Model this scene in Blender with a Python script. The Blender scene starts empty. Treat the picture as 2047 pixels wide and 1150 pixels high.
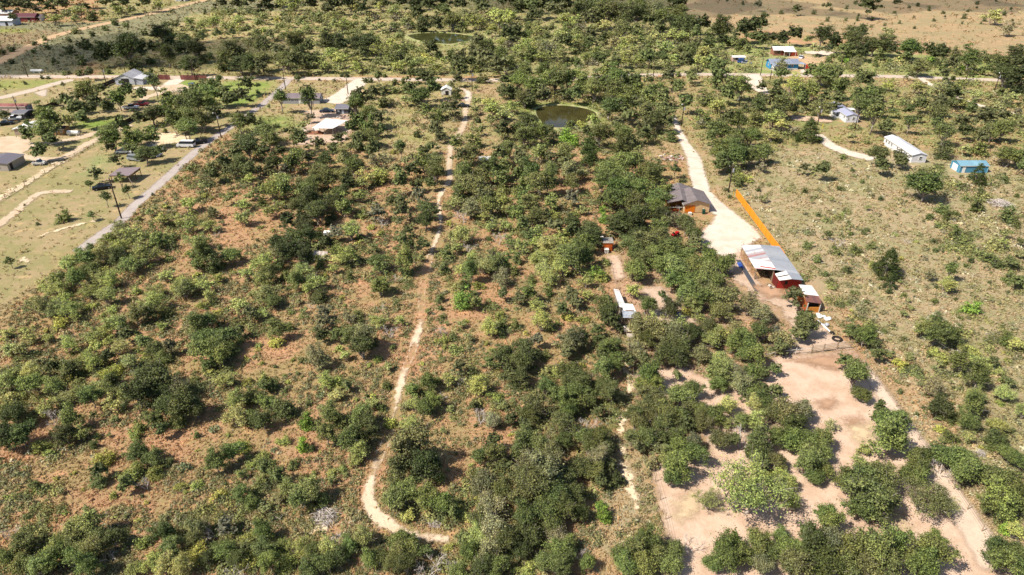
import bpy, math, random
import numpy as np
from mathutils import Vector, Matrix
rng = np.random.default_rng(7)
random.seed(7)
S = bpy.context.scene
COL = S.collection
R = math.radians

# ---------------------------------------------------------------- camera
CAM_H, PITCH = 65.0, R(30.12)
cd = bpy.data.cameras.new('camera')
cd.sensor_width = 36.0
cd.lens = 24.0
cd.clip_start = 1.0
cd.clip_end = 9000.0
cam = bpy.data.objects.new('camera', cd)
COL.objects.link(cam)
cam.location = (0, 0, CAM_H)
cam.rotation_euler = (R(90) - PITCH, 0, 0)
S.camera = cam

# ---------------------------------------------------------------- light
SUN_EL = R(50)
SUN_AZ = R(180 + 66)          # compass bearing of the sun seen from the site: left and a little behind
sx, sy = -math.cos(R(24)), -math.sin(R(24))   # direction towards the sun on the ground
w = bpy.data.worlds.new('World')
S.world = w
w.use_nodes = True
nt = w.node_tree
nt.nodes.clear()
sky = nt.nodes.new('ShaderNodeTexSky')
sky.sky_type = 'NISHITA'
sky.sun_disc = False
sky.sun_elevation = SUN_EL
sky.sun_rotation = math.atan2(sx, sy)
sky.air_density = 1.0
sky.dust_density = 1.2
bg = nt.nodes.new('ShaderNodeBackground')
bg.inputs['Strength'].default_value = 0.082
wo = nt.nodes.new('ShaderNodeOutputWorld')
nt.links.new(sky.outputs[0], bg.inputs['Color'])
nt.links.new(bg.outputs[0], wo.inputs['Surface'])
sl = bpy.data.lights.new('sun', 'SUN')
sl.energy = 4.5
sl.angle = R(0.5)
sl.color = (1.0, 0.93, 0.82)
sun = bpy.data.objects.new('sun', sl)
COL.objects.link(sun)
sd = Vector((sx * math.cos(SUN_EL), sy * math.cos(SUN_EL), math.sin(SUN_EL)))
sun.rotation_euler = (-sd).to_track_quat('-Z', 'Y').to_euler()
sun.location = (-100, -50, 200)
S.view_settings.view_transform = 'Standard'
S.view_settings.look = 'None'
S.view_settings.exposure = 0.85
S.view_settings.gamma = 1.0
S.cycles.transparent_max_bounces = 16
S.cycles.max_bounces = 5
S.cycles.diffuse_bounces = 2

# ---------------------------------------------------------------- photo -> ground
FPX = 2047 * 24.0 / 36.0
cP, sP = math.cos(PITCH), math.sin(PITCH)
def gp(x, y, z=0.0):
    """ground position (at height z) of a place surveyed in the photograph"""
    a = (x - 1023.5) / FPX; b = (575 - y) / FPX
    t = (CAM_H - z) / (sP - b * cP) if False else (CAM_H - z) / -(-sP + b * cP)
    return (a * t, (cP + b * sP) * t)
def depth(X, Y, z=0.0):
    return Y * cP - (z - CAM_H) * sP
def px(X, Y, z=0.0):
    d = Y * cP + (CAM_H - z) * sP
    u = Y * sP - (CAM_H - z) * cP
    return 1023.5 + FPX * X / d, 575 - FPX * u / d
def V(*p):
    return [gp(*q) for q in p]

# ---------------------------------------------------------------- numpy noise
_LAT = rng.random((256, 256)).astype(np.float32)
def vnoise(x, y, s=1.0, off=0):
    x = np.asarray(x, float) * s + off * 17.3 + 1000; y = np.asarray(y, float) * s + off * 9.1 + 1000
    xi = np.floor(x).astype(int); yi = np.floor(y).astype(int)
    fx = x - xi; fy = y - yi
    fx = fx * fx * (3 - 2 * fx); fy = fy * fy * (3 - 2 * fy)
    a = _LAT[xi & 255, yi & 255]; b = _LAT[(xi + 1) & 255, yi & 255]
    c = _LAT[xi & 255, (yi + 1) & 255]; d = _LAT[(xi + 1) & 255, (yi + 1) & 255]
    return (a * (1 - fx) + b * fx) * (1 - fy) + (c * (1 - fx) + d * fx) * fy
def fbm(x, y, s, off=0, o=4):
    t = 0; a = 0.5; n = 0
    for k in range(o):
        t = t + a * vnoise(x, y, s * 2 ** k, off + k); n += a; a *= 0.55
    return t / n
def inpoly(X, Y, poly):
    X = np.asarray(X, float); Y = np.asarray(Y, float)
    r = np.zeros(X.shape, bool)
    n = len(poly)
    for i in range(n):
        x1, y1 = poly[i]; x2, y2 = poly[(i + 1) % n]
        if y1 == y2: continue
        c = ((y1 > Y) != (y2 > Y)) & (X < (x2 - x1) * (Y - y1) / (y2 - y1) + x1)
        r ^= c
    return r
def segdist(X, Y, a, b):
    dx, dy = b[0] - a[0], b[1] - a[1]
    L = dx * dx + dy * dy + 1e-9
    t = np.clip(((X - a[0]) * dx + (Y - a[1]) * dy) / L, 0, 1)
    return np.hypot(X - a[0] - t * dx, Y - a[1] - t * dy), t
def polydist(X, Y, poly, closed=True):
    d = np.full(np.shape(X), 1e9)
    n = len(poly)
    for i in range(n if closed else n - 1):
        d = np.minimum(d, segdist(X, Y, poly[i], poly[(i + 1) % n])[0])
    if closed:
        d = np.where(inpoly(X, Y, poly), -d, d)
    return d
def smooth(pts, n=3):
    """Catmull-Rom resample of an open line"""
    P = [pts[0]] + list(pts) + [pts[-1]]
    o = []
    for i in range(1, len(P) - 2):
        p0, p1, p2, p3 = map(np.array, P[i - 1:i + 3])
        for k in range(n):
            t = k / n
            o.append(tuple(0.5 * (2 * p1 + (p2 - p0) * t + (2 * p0 - 5 * p1 + 4 * p2 - p3) * t * t + (3 * p1 - p0 - 3 * p2 + p3) * t ** 3)))
    o.append(tuple(pts[-1]))
    return o

# ---------------------------------------------------------------- materials
ALB = 0.78     # survey colours are sunlit values: bring them down to the surfaces' own reflectance
def lin(h):
    v = [int(h[i:i + 2], 16) / 255 for i in (0, 2, 4)]
    return tuple(ALB * (c / 12.92 if c < 0.04045 else ((c + 0.055) / 1.055) ** 2.4) for c in v)
class NT:
    def __init__(s, name):
        s.m = bpy.data.materials.new(name); s.m.use_nodes = True
        s.t = s.m.node_tree; s.t.nodes.clear()
        s.out = s.n('ShaderNodeOutputMaterial')
    def n(s, t, **k):
        o = s.t.nodes.new(t)
        for a, b in k.items(): setattr(o, a, b)
        return o
    def l(s, a, b): s.t.links.new(a, b)
    def val(s, sock, v):
        if hasattr(v, 'links'): s.l(v, sock)
        else: sock.default_value = (*v, 1) if isinstance(v, tuple) and len(v) == 3 and sock.type == 'RGBA' else v
    def noise(s, scale, detail=4, rough=0.6, vec=None, dist=0.0):
        o = s.n('ShaderNodeTexNoise'); o.inputs['Scale'].default_value = scale
        o.inputs['Detail'].default_value = detail; o.inputs['Roughness'].default_value = rough
        o.inputs['Distortion'].default_value = dist
        if vec is not None: s.l(vec, o.inputs['Vector'])
        return o.outputs[0]
    def ramp(s, f, a, b, lo=0.0, hi=1.0):
        o = s.n('ShaderNodeMapRange'); o.interpolation_type = 'SMOOTHSTEP'
        s.l(f, o.inputs[0])
        for i, v in ((1, a), (2, b), (3, lo), (4, hi)): o.inputs[i].default_value = v
        return o.outputs[0]
    def mix(s, f, a, b, mode='MIX'):
        o = s.n('ShaderNodeMix', data_type='RGBA', blend_type=mode)
        s.val(o.inputs[0], f); s.val(o.inputs[6], a); s.val(o.inputs[7], b)
        return o.outputs[2]
    def math(s, op, a, b=0.0, c=0.0):
        o = s.n('ShaderNodeMath', operation=op)
        for i, v in enumerate((a, b, c)): s.val(o.inputs[i], v)
        return o.outputs[0]
    def bsdf(s, col, rough=0.8, metal=0.0, spec=0.3, normal=None, link=True):
        o = s.n('ShaderNodeBsdfPrincipled')
        s.val(o.inputs['Base Color'], col); s.val(o.inputs['Roughness'], rough)
        o.inputs['Metallic'].default_value = metal
        o.inputs['Specular IOR Level'].default_value = spec
        if normal is not None: s.l(normal, o.inputs['Normal'])
        if link: s.l(o.outputs[0], s.out.inputs[0])
        return o.outputs[0]
    def bump(s, h, strength=0.4, dist=0.1):
        o = s.n('ShaderNodeBump'); o.inputs['Strength'].default_value = strength
        o.inputs['Distance'].default_value = dist
        s.l(h, o.inputs['Height']); return o.outputs[0]
    def pos(s): return s.n('ShaderNodeNewGeometry').outputs['Position']
    def obj(s): return s.n('ShaderNodeTexCoord').outputs['Object']
    def attr(s, name): return s.n('ShaderNodeAttribute', attribute_name=name)
_M = {}
def paint(h, rough=0.6, var=0.25, metal=0.0, scale=1.3, spec=0.3, dirt='6b5a44'):
    """painted / weathered plain surface with stains and faint panel streaks"""
    key = (h, rough, var, metal, scale)
    if key in _M: return _M[key]
    t = NT('paint_' + h); c = lin(h)
    p = t.pos()
    n1 = t.noise(scale, 5, 0.65, p); n2 = t.noise(scale * 7, 3, 0.6, p)
    a = t.mix(t.ramp(n1, 0.42, 0.75, 0, var), c, lin(dirt))
    a = t.mix(t.ramp(n2, 0.3, 0.8, 0, var), a, tuple(x * 0.6 for x in c))
    t.bsdf(a, rough, metal, spec)
    _M[key] = t.m
    return t.m
def stripes(name, cols, axis=0, width=0.9, rough=0.45, rib=0.2, metal=0.0):
    """sheet metal roof: sheets of different colour along an object axis, ribbed, rust stained"""
    t = NT(name)
    co = t.obj(); sp = t.n('ShaderNodeSeparateXYZ'); t.l(co, sp.inputs[0])
    v = sp.outputs[axis]
    fl = t.math('FLOOR', t.math('DIVIDE', v, width))
    wn = t.n('ShaderNodeTexWhiteNoise', noise_dimensions='1D'); t.l(fl, wn.inputs['W'])
    cr = t.n('ShaderNodeValToRGB'); cr.color_ramp.interpolation = 'CONSTANT'
    t.l(wn.outputs[0], cr.inputs[0])
    el = cr.color_ramp.elements
    while len(el) < len(cols): el.new(0.5)
    for i, c in enumerate(cols):
        el[i].position = i / len(cols); el[i].color = (*lin(c), 1)
    n = t.noise(1.6, 5, 0.7, co)
    a = t.mix(t.ramp(n, 0.5, 0.75, 0, 0.45), cr.outputs[0], lin('8a5a44'))
    w_ = t.math('SINE', t.math('MULTIPLY', v, 2 * math.pi / rib))
    t.bsdf(a, rough, metal, 0.4, t.bump(w_, 0.5, 0.03))
    return t.m
def shingle(h, h2):
    t = NT('shingles_' + h); co = t.obj()
    br = t.n('ShaderNodeTexBrick'); t.l(co, br.inputs['Vector'])
    br.inputs['Color1'].default_value = (*lin(h), 1); br.inputs['Color2'].default_value = (*lin(h2), 1)
    br.inputs['Mortar'].default_value = (*[x * 0.5 for x in lin(h)], 1)
    br.inputs['Scale'].default_value = 1.0
    br.inputs['Brick Width'].default_value = 0.5; br.inputs['Row Height'].default_value = 0.25; br.inputs['Mortar Size'].default_value = 0.02
    n = t.noise(1.1, 5, 0.7, co)
    a = t.mix(t.ramp(n, 0.35, 0.75, 0, 0.5), br.outputs[0], lin('5c534f'))
    t.bsdf(a, 0.9, 0, 0.2)
    return t.m
def siding(h, w_=0.3, axis=2, var=0.2):
    t = NT('siding_' + h); co = t.obj(); sp = t.n('ShaderNodeSeparateXYZ'); t.l(co, sp.inputs[0])
    m = t.math('FRACT', t.math('DIVIDE', sp.outputs[axis], w_))
    n = t.noise(1.5, 5, 0.65, co)
    c = lin(h)
    a = t.mix(t.ramp(n, 0.4, 0.8, 0, var), c, lin('7a6a55'))
    a = t.mix(t.ramp(m, 0.0, 0.12, 0.45, 0.0), a, tuple(x * 0.45 for x in c))
    t.bsdf(a, 0.7, 0, 0.3, t.bump(m, 0.3, 0.02))
    return t.m
GLASS = None
def glass():
    global GLASS
    if GLASS is None:
        t = NT('window_glass'); t.bsdf((0.02, 0.025, 0.03), 0.08, 0, 0.6); GLASS = t.m
    return GLASS

# ---------------------------------------------------------------- mesh building
def tag(o, label=None, cat=None, group=None, kind=None):
    if label: o['label'] = label
    if cat: o['category'] = cat
    if group: o['group'] = group
    if kind: o['kind'] = kind
    return o
def empty(name, loc=(0, 0, 0), rz=0.0):
    o = bpy.data.objects.new(name, None); COL.objects.link(o)
    o.location = loc; o.rotation_euler = (0, 0, rz); o.empty_display_size = 0.5
    return o
def npmesh(name, verts, quads=None, tris=None, mats=(), smooth=False, midx=None):
    me = bpy.data.meshes.new(name)
    nq = 0 if quads is None else len(quads); nt_ = 0 if tris is None else len(tris)
    me.vertices.add(len(verts)); me.vertices.foreach_set('co', np.asarray(verts, np.float32).ravel())
    li = []
    if nq: li.append(np.asarray(quads, np.int32).ravel())
    if nt_: li.append(np.asarray(tris, np.int32).ravel())
    li = np.concatenate(li)
    me.loops.add(len(li)); me.loops.foreach_set('vertex_index', li)
    me.polygons.add(nq + nt_)
    st = np.concatenate([np.arange(nq) * 4, nq * 4 + np.arange(nt_) * 3]).astype(np.int32)
    me.polygons.foreach_set('loop_start', st)
    if midx is not None: me.polygons.foreach_set('material_index', np.asarray(midx, np.int32))
    if smooth: me.polygons.foreach_set('use_smooth', np.ones(nq + nt_, bool))
    for m in mats: me.materials.append(m)
    me.update(calc_edges=True); me.validate()
    return me
def link(name, me, parent=None, loc=None):
    o = bpy.data.objects.new(name, me); COL.objects.link(o)
    if parent is not None: o.parent = parent
    if loc is not None: o.location = loc
    return o
class MB:
    def __init__(s): s.v = []; s.f = []
    def add(s, vs, fs):
        b = len(s.v); s.v += [tuple(v) for v in vs]; s.f += [tuple(i + b for i in f) for f in fs]; return s
    def box(s, x0, x1, y0, y1, z0, z1, rz=0.0, c=None):
        vs = [(x, y, z) for z in (z0, z1) for x, y in ((x0, y0), (x1, y0), (x1, y1), (x0, y1))]
        if rz:
            cx, cy = c if c else ((x0 + x1) / 2, (y0 + y1) / 2)
            k, q = math.cos(rz), math.sin(rz)
            vs = [(cx + (x - cx) * k - (y - cy) * q, cy + (x - cx) * q + (y - cy) * k, z) for x, y, z in vs]
        return s.add(vs, [(3, 2, 1, 0), (4, 5, 6, 7), (0, 1, 5, 4), (1, 2, 6, 5), (2, 3, 7, 6), (3, 0, 4, 7)])
    def slab(s, q, t):
        """thick sheet from 4 corner points, thickness t downwards"""
        lo = [(x, y, z - t) for x, y, z in q]
        n = len(q)
        return s.add(lo + list(q), [tuple(reversed(range(n))), tuple(range(n, 2 * n))] + [(i, (i + 1) % n, n + (i + 1) % n, n + i) for i in range(n)])
    def tube(s, pts, rad, n=6, cap=True):
        pts = [Vector(p) for p in pts]
        if not hasattr(rad, '__len__'): rad = [rad] * len(pts)
        b = len(s.v); m = len(pts)
        for i, p in enumerate(pts):
            d = (pts[min(i + 1, m - 1)] - pts[max(i - 1, 0)]).normalized()
            a = d.cross(Vector((0, 0, 1)) if abs(d.z) < 0.9 else Vector((1, 0, 0))).normalized(); c = d.cross(a)
            for k in range(n):
                t = 2 * math.pi * k / n
                s.v.append(tuple(p + (a * math.cos(t) + c * math.sin(t)) * rad[i]))
        for i in range(m - 1):
            for k in range(n):
                s.f.append((b + i * n + k, b + i * n + (k + 1) % n, b + (i + 1) * n + (k + 1) % n, b + (i + 1) * n + k))
        if cap:
            s.f.append(tuple(b + k for k in reversed(range(n)))); s.f.append(tuple(b + (m - 1) * n + k for k in range(n)))
        return s
    def prism(s, poly, y0, y1):
        """polygon in x,z extruded along y"""
        n = len(poly)
        vs = [(x, y0, z) for x, z in poly] + [(x, y1, z) for x, z in poly]
        return s.add(vs, [tuple(range(n)), tuple(reversed(range(n, 2 * n)))] + [((i + 1) % n, i, n + i, n + (i + 1) % n) for i in range(n)])
    def mesh(s, name, m, smooth=False):
        me = bpy.data.meshes.new(name); me.from_pydata(s.v, [], s.f); me.update()
        if m: me.materials.append(m)
        if smooth: me.polygons.foreach_set('use_smooth', [True] * len(me.polygons))
        return me
    def build(s, name, m, parent=None, smooth=False, loc=None):
        return link(name, s.mesh(name, m, smooth), parent, loc)

# ================================================================ GROUND
def P_(*a): return [(a[i], a[i + 1]) for i in range(0, len(a), 2)]
ZONES = [   # outline in survey coordinates, colour A, colour B, noise bias
 (P_(-600,20, 3000,20, 3000,1150, 1990,1110, 1710,700, 1600,560, 1480,390, 1380,250, 1040,240, 560,240, -600,300), (0.445,0.26,0.145), (0.34,0.255,0.12)),
 (P_(200,-30, 1500,-30, 1460,152, 200,152), (0.34,0.28,0.14), (0.26,0.25,0.10)),
 (P_(690,160, 1400,160, 1390,330, 1180,300, 880,300, 700,300), (0.38,0.27,0.15), (0.29,0.26,0.11)),
 (P_(-900,158, 560,158, 500,225, 440,268, 243,437, 150,508, 0,640, -900,1300), (0.29,0.26,0.115), (0.38,0.29,0.16)),
 (P_(560,160, 760,165, 750,260, 690,300, 560,300, 440,268, 520,210), (0.38,0.28,0.16), (0.31,0.28,0.12)),
 (P_(725,160, 900,160, 900,300, 740,320), (0.38,0.29,0.16), (0.30,0.28,0.11)),
 (P_(-900,165, 130,160, 100,175, -900,230), (0.30,0.28,0.10), (0.22,0.26,0.07)),
 (P_(440,163, 552,163, 515,205, 470,215, 430,200), (0.20,0.27,0.06), (0.27,0.30,0.09)),
 (P_(500,232, 585,232, 600,252, 540,265, 480,262), (0.20,0.26,0.07), (0.29,0.28,0.11)),
 (P_(140,243, 240,238, 262,246, 170,262), (0.19,0.27,0.05), (0.25,0.28,0.08)),
 (P_(190,308, 225,305, 215,340, 160,350), (0.24,0.29,0.11), (0.32,0.29,0.14)),
 (P_(350,160, 390,160, 400,172, 345,175), (0.20,0.28,0.06), (0.25,0.28,0.08)),
 (P_(-900,40, 0,45, 200,45, 400,2, 640,2, 560,30, 460,40, 330,60, 240,90, 200,110, 140,151, -900,152), (0.25,0.23,0.13), (0.20,0.20,0.11)),
 (P_(-900,40, 0,60, 120,62, 190,50, 100,75, 0,120, -900,300), (0.30,0.20,0.12), (0.24,0.21,0.11)),
 (P_(-900,55, 60,58, 60,66, -900,72), (0.26,0.28,0.08), (0.28,0.26,0.10)),
 (P_(380,28, 640,20, 830,50, 800,100, 640,95, 470,85, 360,95, 330,80), (0.42,0.32,0.17), (0.30,0.30,0.12)),
 (P_(640,95, 790,60, 1020,62, 1060,110, 1020,150, 620,152), (0.27,0.28,0.10), (0.35,0.30,0.15)),
 (P_(1000,30, 1140,38, 1160,48, 1000,52), (0.36,0.30,0.15), (0.25,0.27,0.10)),
 (P_(1030,50, 1380,60, 1420,150, 1180,150, 1030,150), (0.36,0.31,0.16), (0.26,0.27,0.11)),
 (P_(1340,-30, 4000,-30, 4000,140, 2047,118, 1900,104, 1800,88, 1700,76, 1600,68, 1450,54, 1370,34), (0.40,0.275,0.155), (0.32,0.26,0.14)),
 (P_(1400,75, 1540,85, 1700,95, 1900,115, 3000,150, 3000,165, 1400,152), (0.36,0.31,0.16), (0.24,0.29,0.09)),
 (P_(1580,108, 1660,112, 1680,140, 1620,146, 1560,142), (0.48,0.36,0.22), (0.40,0.31,0.17)),
 (P_(1340,155, 3000,165, 3000,340, 2047,320, 1400,285, 1340,230), (0.36,0.26,0.14), (0.25,0.26,0.095)),
 (P_(1400,285, 2047,320, 3000,340, 4000,1500, 2100,1300, 1990,1110, 1710,700, 1600,560, 1480,390), (0.40,0.31,0.19), (0.30,0.275,0.14)),
 (P_(1655,600, 1700,620, 1800,700, 1900,790, 1960,900, 1900,930, 1800,800, 1745,750, 1690,660), (0.44,0.29,0.16), (0.42,0.33,0.20)),
 (P_(1380,285, 1475,375, 1530,450, 1590,520, 1575,530, 1480,440, 1410,360), (0.38,0.29,0.17), (0.30,0.27,0.12)),
 (P_(1220,500, 1480,540, 1640,650, 1560,715, 1430,760, 1330,740, 1265,760, 1230,640), (0.47,0.31,0.21), (0.40,0.27,0.16)),
 (P_(1040,205, 1190,205, 1215,240, 1180,265, 1060,265, 1030,235), (0.22,0.27,0.065), (0.20,0.23,0.07)),
 (P_(1240,860, 1300,860, 1330,1000, 1360,1150, 1200,1150, 1180,1050), (0.43,0.30,0.16), (0.36,0.31,0.19)),
 (P_(590,260, 710,262, 700,285, 580,292), (0.46,0.30,0.20), (0.50,0.30,0.18)),
]
GX = np.concatenate([[-6000, -2500, -1200, -700, -520], np.arange(-420, 420.1, 1.4), [520, 700, 1200, 2500, 6000]])
GY = np.concatenate([[-3000, -800, -200, -40, 10], np.arange(34, 530.1, 1.4), [560, 640, 800, 1200, 2500, 6000]])
XX, YY = np.meshgrid(GX, GY, indexing='ij')
cA = np.zeros(XX.shape + (3,)); cB = np.zeros(XX.shape + (3,))
cA[:] = (0.36, 0.22, 0.12); cB[:] = (0.27, 0.24, 0.10)
jx = (fbm(XX, YY, 0.12, 1) - 0.5) * 9; jy = (fbm(XX, YY, 0.12, 5) - 0.5) * 9
def zone_paint(X, Y, jx=0, jy=0):
    A = np.zeros(np.shape(X) + (3,)); B = np.zeros(np.shape(X) + (3,))
    A[:] = (0.445, 0.26, 0.145); B[:] = (0.34, 0.255, 0.12)
    pxx, pyy = px(np.asarray(X), np.maximum(Y, 15.0))
    k = np.clip(100.0 / np.maximum(Y, 30), 0.12, 2)
    pxx = pxx + jx * 6 * k; pyy = pyy + jy * 3.2 * k ** 2
    for poly, a, b in ZONES:
        m = inpoly(pxx, pyy, poly)
        A[m] = a; B[m] = b
    return A, B
cA, cB = zone_paint(XX, YY, jx, jy)
def blur(a, n=2):
    for _ in range(n):
        for ax in (0, 1):
            a = (np.roll(a, 1, ax) + a + np.roll(a, -1, ax)) / 3
    return a
cA[5:-5, 5:-6] = blur(cA, 2)[5:-5, 5:-6]; cB[5:-5, 5:-6] = blur(cB, 2)[5:-5, 5:-6]
nx, ny = XX.shape
vid = np.arange(nx * ny).reshape(nx, ny)
gq = np.stack([vid[:-1, :-1], vid[1:, :-1], vid[1:, 1:], vid[:-1, 1:]], -1).reshape(-1, 4)
t = NT('ground_soil_and_grass')
p = t.pos()
a = t.attr('colA').outputs[0]; b = t.attr('colB').outputs[0]
nbig = t.noise(0.075, 5, 0.65, p, 0.6); nmid = t.noise(0.45, 5, 0.7, p); nfin = t.noise(2.6, 5, 0.75, p); nwee = t.noise(11.0, 3, 0.7, p)
f = t.ramp(t.math('ADD', t.math('MULTIPLY', nbig, 0.55), t.math('MULTIPLY', nmid, 0.45)), 0.44, 0.56)
c = t.mix(f, a, b)
mp = t.n('ShaderNodeMapping'); mp.inputs['Rotation'].default_value = (0, 0, R(38)); mp.inputs['Scale'].default_value = (0.35, 1.6, 1)
t.l(p, mp.inputs[0])
ns = t.noise(1.1, 5, 0.7, mp.outputs[0])
c = t.mix(t.ramp(ns, 0.52, 0.7, 0, 0.35), c, (0.46, 0.34, 0.22))       # bleached straw
c = t.mix(t.ramp(nfin, 0.34, 0.52, 0.45, 0.0), c, t.mix(0.5, c, (0.10, 0.085, 0.05)))
c = t.mix(t.ramp(nwee, 0.35, 0.7, 0.35, 0.0), c, t.mix(1.0, c, (0.45, 0.43, 0.36), 'MULTIPLY'))
n4 = t.noise(0.28, 4, 0.6, p, 0.3)
c = t.mix(t.ramp(n4, 0.57, 0.68, 0, 0.7), c, t.mix(1.0, c, (1.5, 1.35, 1.3), 'MULTIPLY'))   # thin bare spots
hh = t.math('ADD', nfin, t.math('MULTIPLY', nwee, 0.5))
t.bsdf(c, 0.95, 0, 0.1, t.bump(hh, 0.8, 0.25))
GROUND_M = t.m
me = npmesh('ground', np.stack([XX, YY, np.zeros_like(XX)], -1).reshape(-1, 3), gq, mats=[GROUND_M])
for nm, arr in (('colA', cA), ('colB', cB)):
    at = me.attributes.new(nm, 'FLOAT_COLOR', 'POINT')
    at.data.foreach_set('color', np.concatenate([arr, np.ones(arr.shape[:2] + (1,))], -1).astype(np.float32).ravel())
ground = tag(link('ground', me), 'dry grassland in reddish brown, straw and olive patches', 'ground', kind='structure')

# ---------------------------------------------------------------- roads, tracks and bare earth
def dirt_mat(name, c1, c2, c3, amp=1.0, soft=0.25, patch=0.0, pscale=0.5, ruts=False):
    t = NT(name); p = t.pos()
    n1 = t.noise(0.35, 5, 0.6, p); n2 = t.noise(2.2, 5, 0.7, p); n3 = t.noise(9, 3, 0.7, p)
    c = t.mix(t.ramp(n1, 0.38, 0.66), c1, c2)
    c = t.mix(t.ramp(n2, 0.5, 0.78, 0, 0.55), c, c3)
    vv = t.n('ShaderNodeTexVoronoi'); vv.inputs['Scale'].default_value = 3.3; t.l(p, vv.inputs['Vector'])
    c = t.mix(t.ramp(vv.outputs[0], 0.05, 0.16, 0.5, 0), c, t.mix(1.0, c, (0.62, 0.56, 0.5), 'MULTIPLY'))
    c = t.mix(t.ramp(n3, 0.3, 0.6, 0.35, 0), c, t.mix(1.0, c, (0.6, 0.55, 0.5), 'MULTIPLY'))
    e = t.attr('edge').outputs[2]
    na = t.noise(0.9, 5, 0.75, p)
    s = t.math('ADD', e, t.math('MULTIPLY', t.math('SUBTRACT', na, 0.5), amp * 4))
    if patch:
        nb = t.noise(pscale, 4, 0.7, p)
        s = t.math('ADD', s, t.math('MULTIPLY', t.ramp(nb, 0.5 - 0.1, 0.62), patch))
    al = t.ramp(s, -soft, soft, 1.0, 0.0)
    bs = t.bsdf(c, 0.95, 0, 0.1, t.bump(n2, 0.5, 0.12), link=False)
    tr = t.n('ShaderNodeBsdfTransparent'); mx = t.n('ShaderNodeMixShader')
    t.l(al, mx.inputs[0]); t.l(tr.outputs[0], mx.inputs[1]); t.l(bs, mx.inputs[2]); t.l(mx.outputs[0], t.out.inputs[0])
    return t.m
SHEETS = []          # (function world -> signed distance) used to keep tufts off the tracks
_lay = [0]
def sheet(name, label, mat, line=None, width=3.0, poly=None, cell=0.7, margin=1.6, ruts=None, cat='path', avoid=True, pieces=1):
    """flat strip or patch lying on the ground; attribute edge = metres to its border"""
    _lay[0] += 1
    z = 0.012 + 0.006 * _lay[0]
    if line is not None:
        L = smooth(line, 3)
        vs = []; fs = []; ed = []
        # swept strip with cross subdivision
        pts = [np.array(L[0])]
        for q in L[1:]:
            q = np.array(q); d = q - pts[-1]; n = max(1, int(np.hypot(*d) / max(cell * 1.5, 0.8)))
            s0 = pts[-1]
            for k in range(1, n + 1): pts.append(s0 + d * k / n)
        pts = np.array(pts)
        tg = np.gradient(pts, axis=0); tg /= np.linalg.norm(tg, axis=1)[:, None] + 1e-9
        nr = np.stack([-tg[:, 1], tg[:, 0]], 1)
        arc = np.concatenate([[0], np.cumsum(np.hypot(*np.diff(pts, axis=0).T))])
        W = np.array([width(a_ / arc[-1]) if callable(width) else width for a_ in arc])
        K = max(6, int((np.max(W) + 2 * margin) / cell)); K += K % 2
        off = np.linspace(-1, 1, K + 1)
        half = W / 2 + margin
        VX = pts[:, None, 0] + nr[:, None, 0] * off[None] * half[:, None]
        VY = pts[:, None, 1] + nr[:, None, 1] * off[None] * half[:, None]
        E_ = np.abs(off)[None] * half[:, None] - W[:, None] / 2
        if ruts:
            rd = np.abs(np.abs(off)[None] * half[:, None] - ruts[0]) - ruts[1]
            hump = np.array([ruts[2](a_ / arc[-1]) for a_ in arc])[:, None]
            E_ = E_ * (1 - hump) + np.maximum(rd, E_) * hump
        endd = np.minimum(arc, arc[-1] - arc)[:, None]
        E_ = np.maximum(E_, 1.0 - endd * 1.0)
        n_, m_ = VX.shape
        vid = np.arange(n_ * m_).reshape(n_, m_)
        q = np.stack([vid[:-1, :-1], vid[1:, :-1], vid[1:, 1:], vid[:-1, 1:]], -1).reshape(-1, 4)[:, ::-1]
        me = npmesh(name, np.stack([VX, VY, np.full_like(VX, z)], -1).reshape(-1, 3), q, mats=[mat])
        e = E_.ravel()
        if avoid: SHEETS.append((lambda X, Y, L=L, w_=float(np.mean(W)): polydist(X, Y, L, False) - w_ / 2, (min(p_[0] for p_ in L) - 5, max(p_[0] for p_ in L) + 5, min(p_[1] for p_ in L) - 5, max(p_[1] for p_ in L) + 5)))
    else:
        xs = [p_[0] for p_ in poly]; ys = [p_[1] for p_ in poly]
        x = np.arange(min(xs) - margin, max(xs) + margin + cell, cell); y = np.arange(min(ys) - margin, max(ys) + margin + cell, cell)
        X, Y = np.meshgrid(x, y, indexing='ij')
        D = polydist(X, Y, poly)
        keep = D < margin
        ck = keep[:-1, :-1] | keep[1:, :-1] | keep[1:, 1:] | keep[:-1, 1:]
        vid = np.arange(X.size).reshape(X.shape)
        q = np.stack([vid[:-1, :-1], vid[1:, :-1], vid[1:, 1:], vid[:-1, 1:]], -1)[ck].reshape(-1, 4)
        used = np.unique(q); rm = np.zeros(X.size, int); rm[used] = np.arange(len(used))
        vv = np.stack([X, Y, np.full_like(X, z)], -1).reshape(-1, 3)[used]
        me = npmesh(name, vv, rm[q], mats=[mat])
        e = D.ravel()[used]
        if avoid: SHEETS.append((lambda X, Y, poly=poly: polydist(X, Y, poly), (min(xs) - 3, max(xs) + 3, min(ys) - 3, max(ys) + 3)))
    at = me.attributes.new('edge', 'FLOAT', 'POINT'); at.data.foreach_set('value', e.astype(np.float32))
    return tag(link(name, me), label, cat, kind='structure')
SAND = dirt_mat('white_caliche', (0.60,0.51,0.42), (0.52,0.425,0.34), (0.39,0.29,0.21), 0.6, 0.5)
SANDP = dirt_mat('pale_track_sand', (0.50,0.395,0.285), (0.43,0.33,0.225), (0.36,0.265,0.165), 0.3, 0.3, 0.4, 0.45)
SANDF = dirt_mat('faint_bare_sand', (0.62,0.50,0.34), (0.52,0.40,0.25), (0.42,0.32,0.18), 0.7, 0.5, 1.4, 0.35)
PINK = dirt_mat('pinkish_trodden_earth', (0.53,0.39,0.29), (0.44,0.305,0.215), (0.35,0.225,0.145), 0.6, 0.6)
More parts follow.
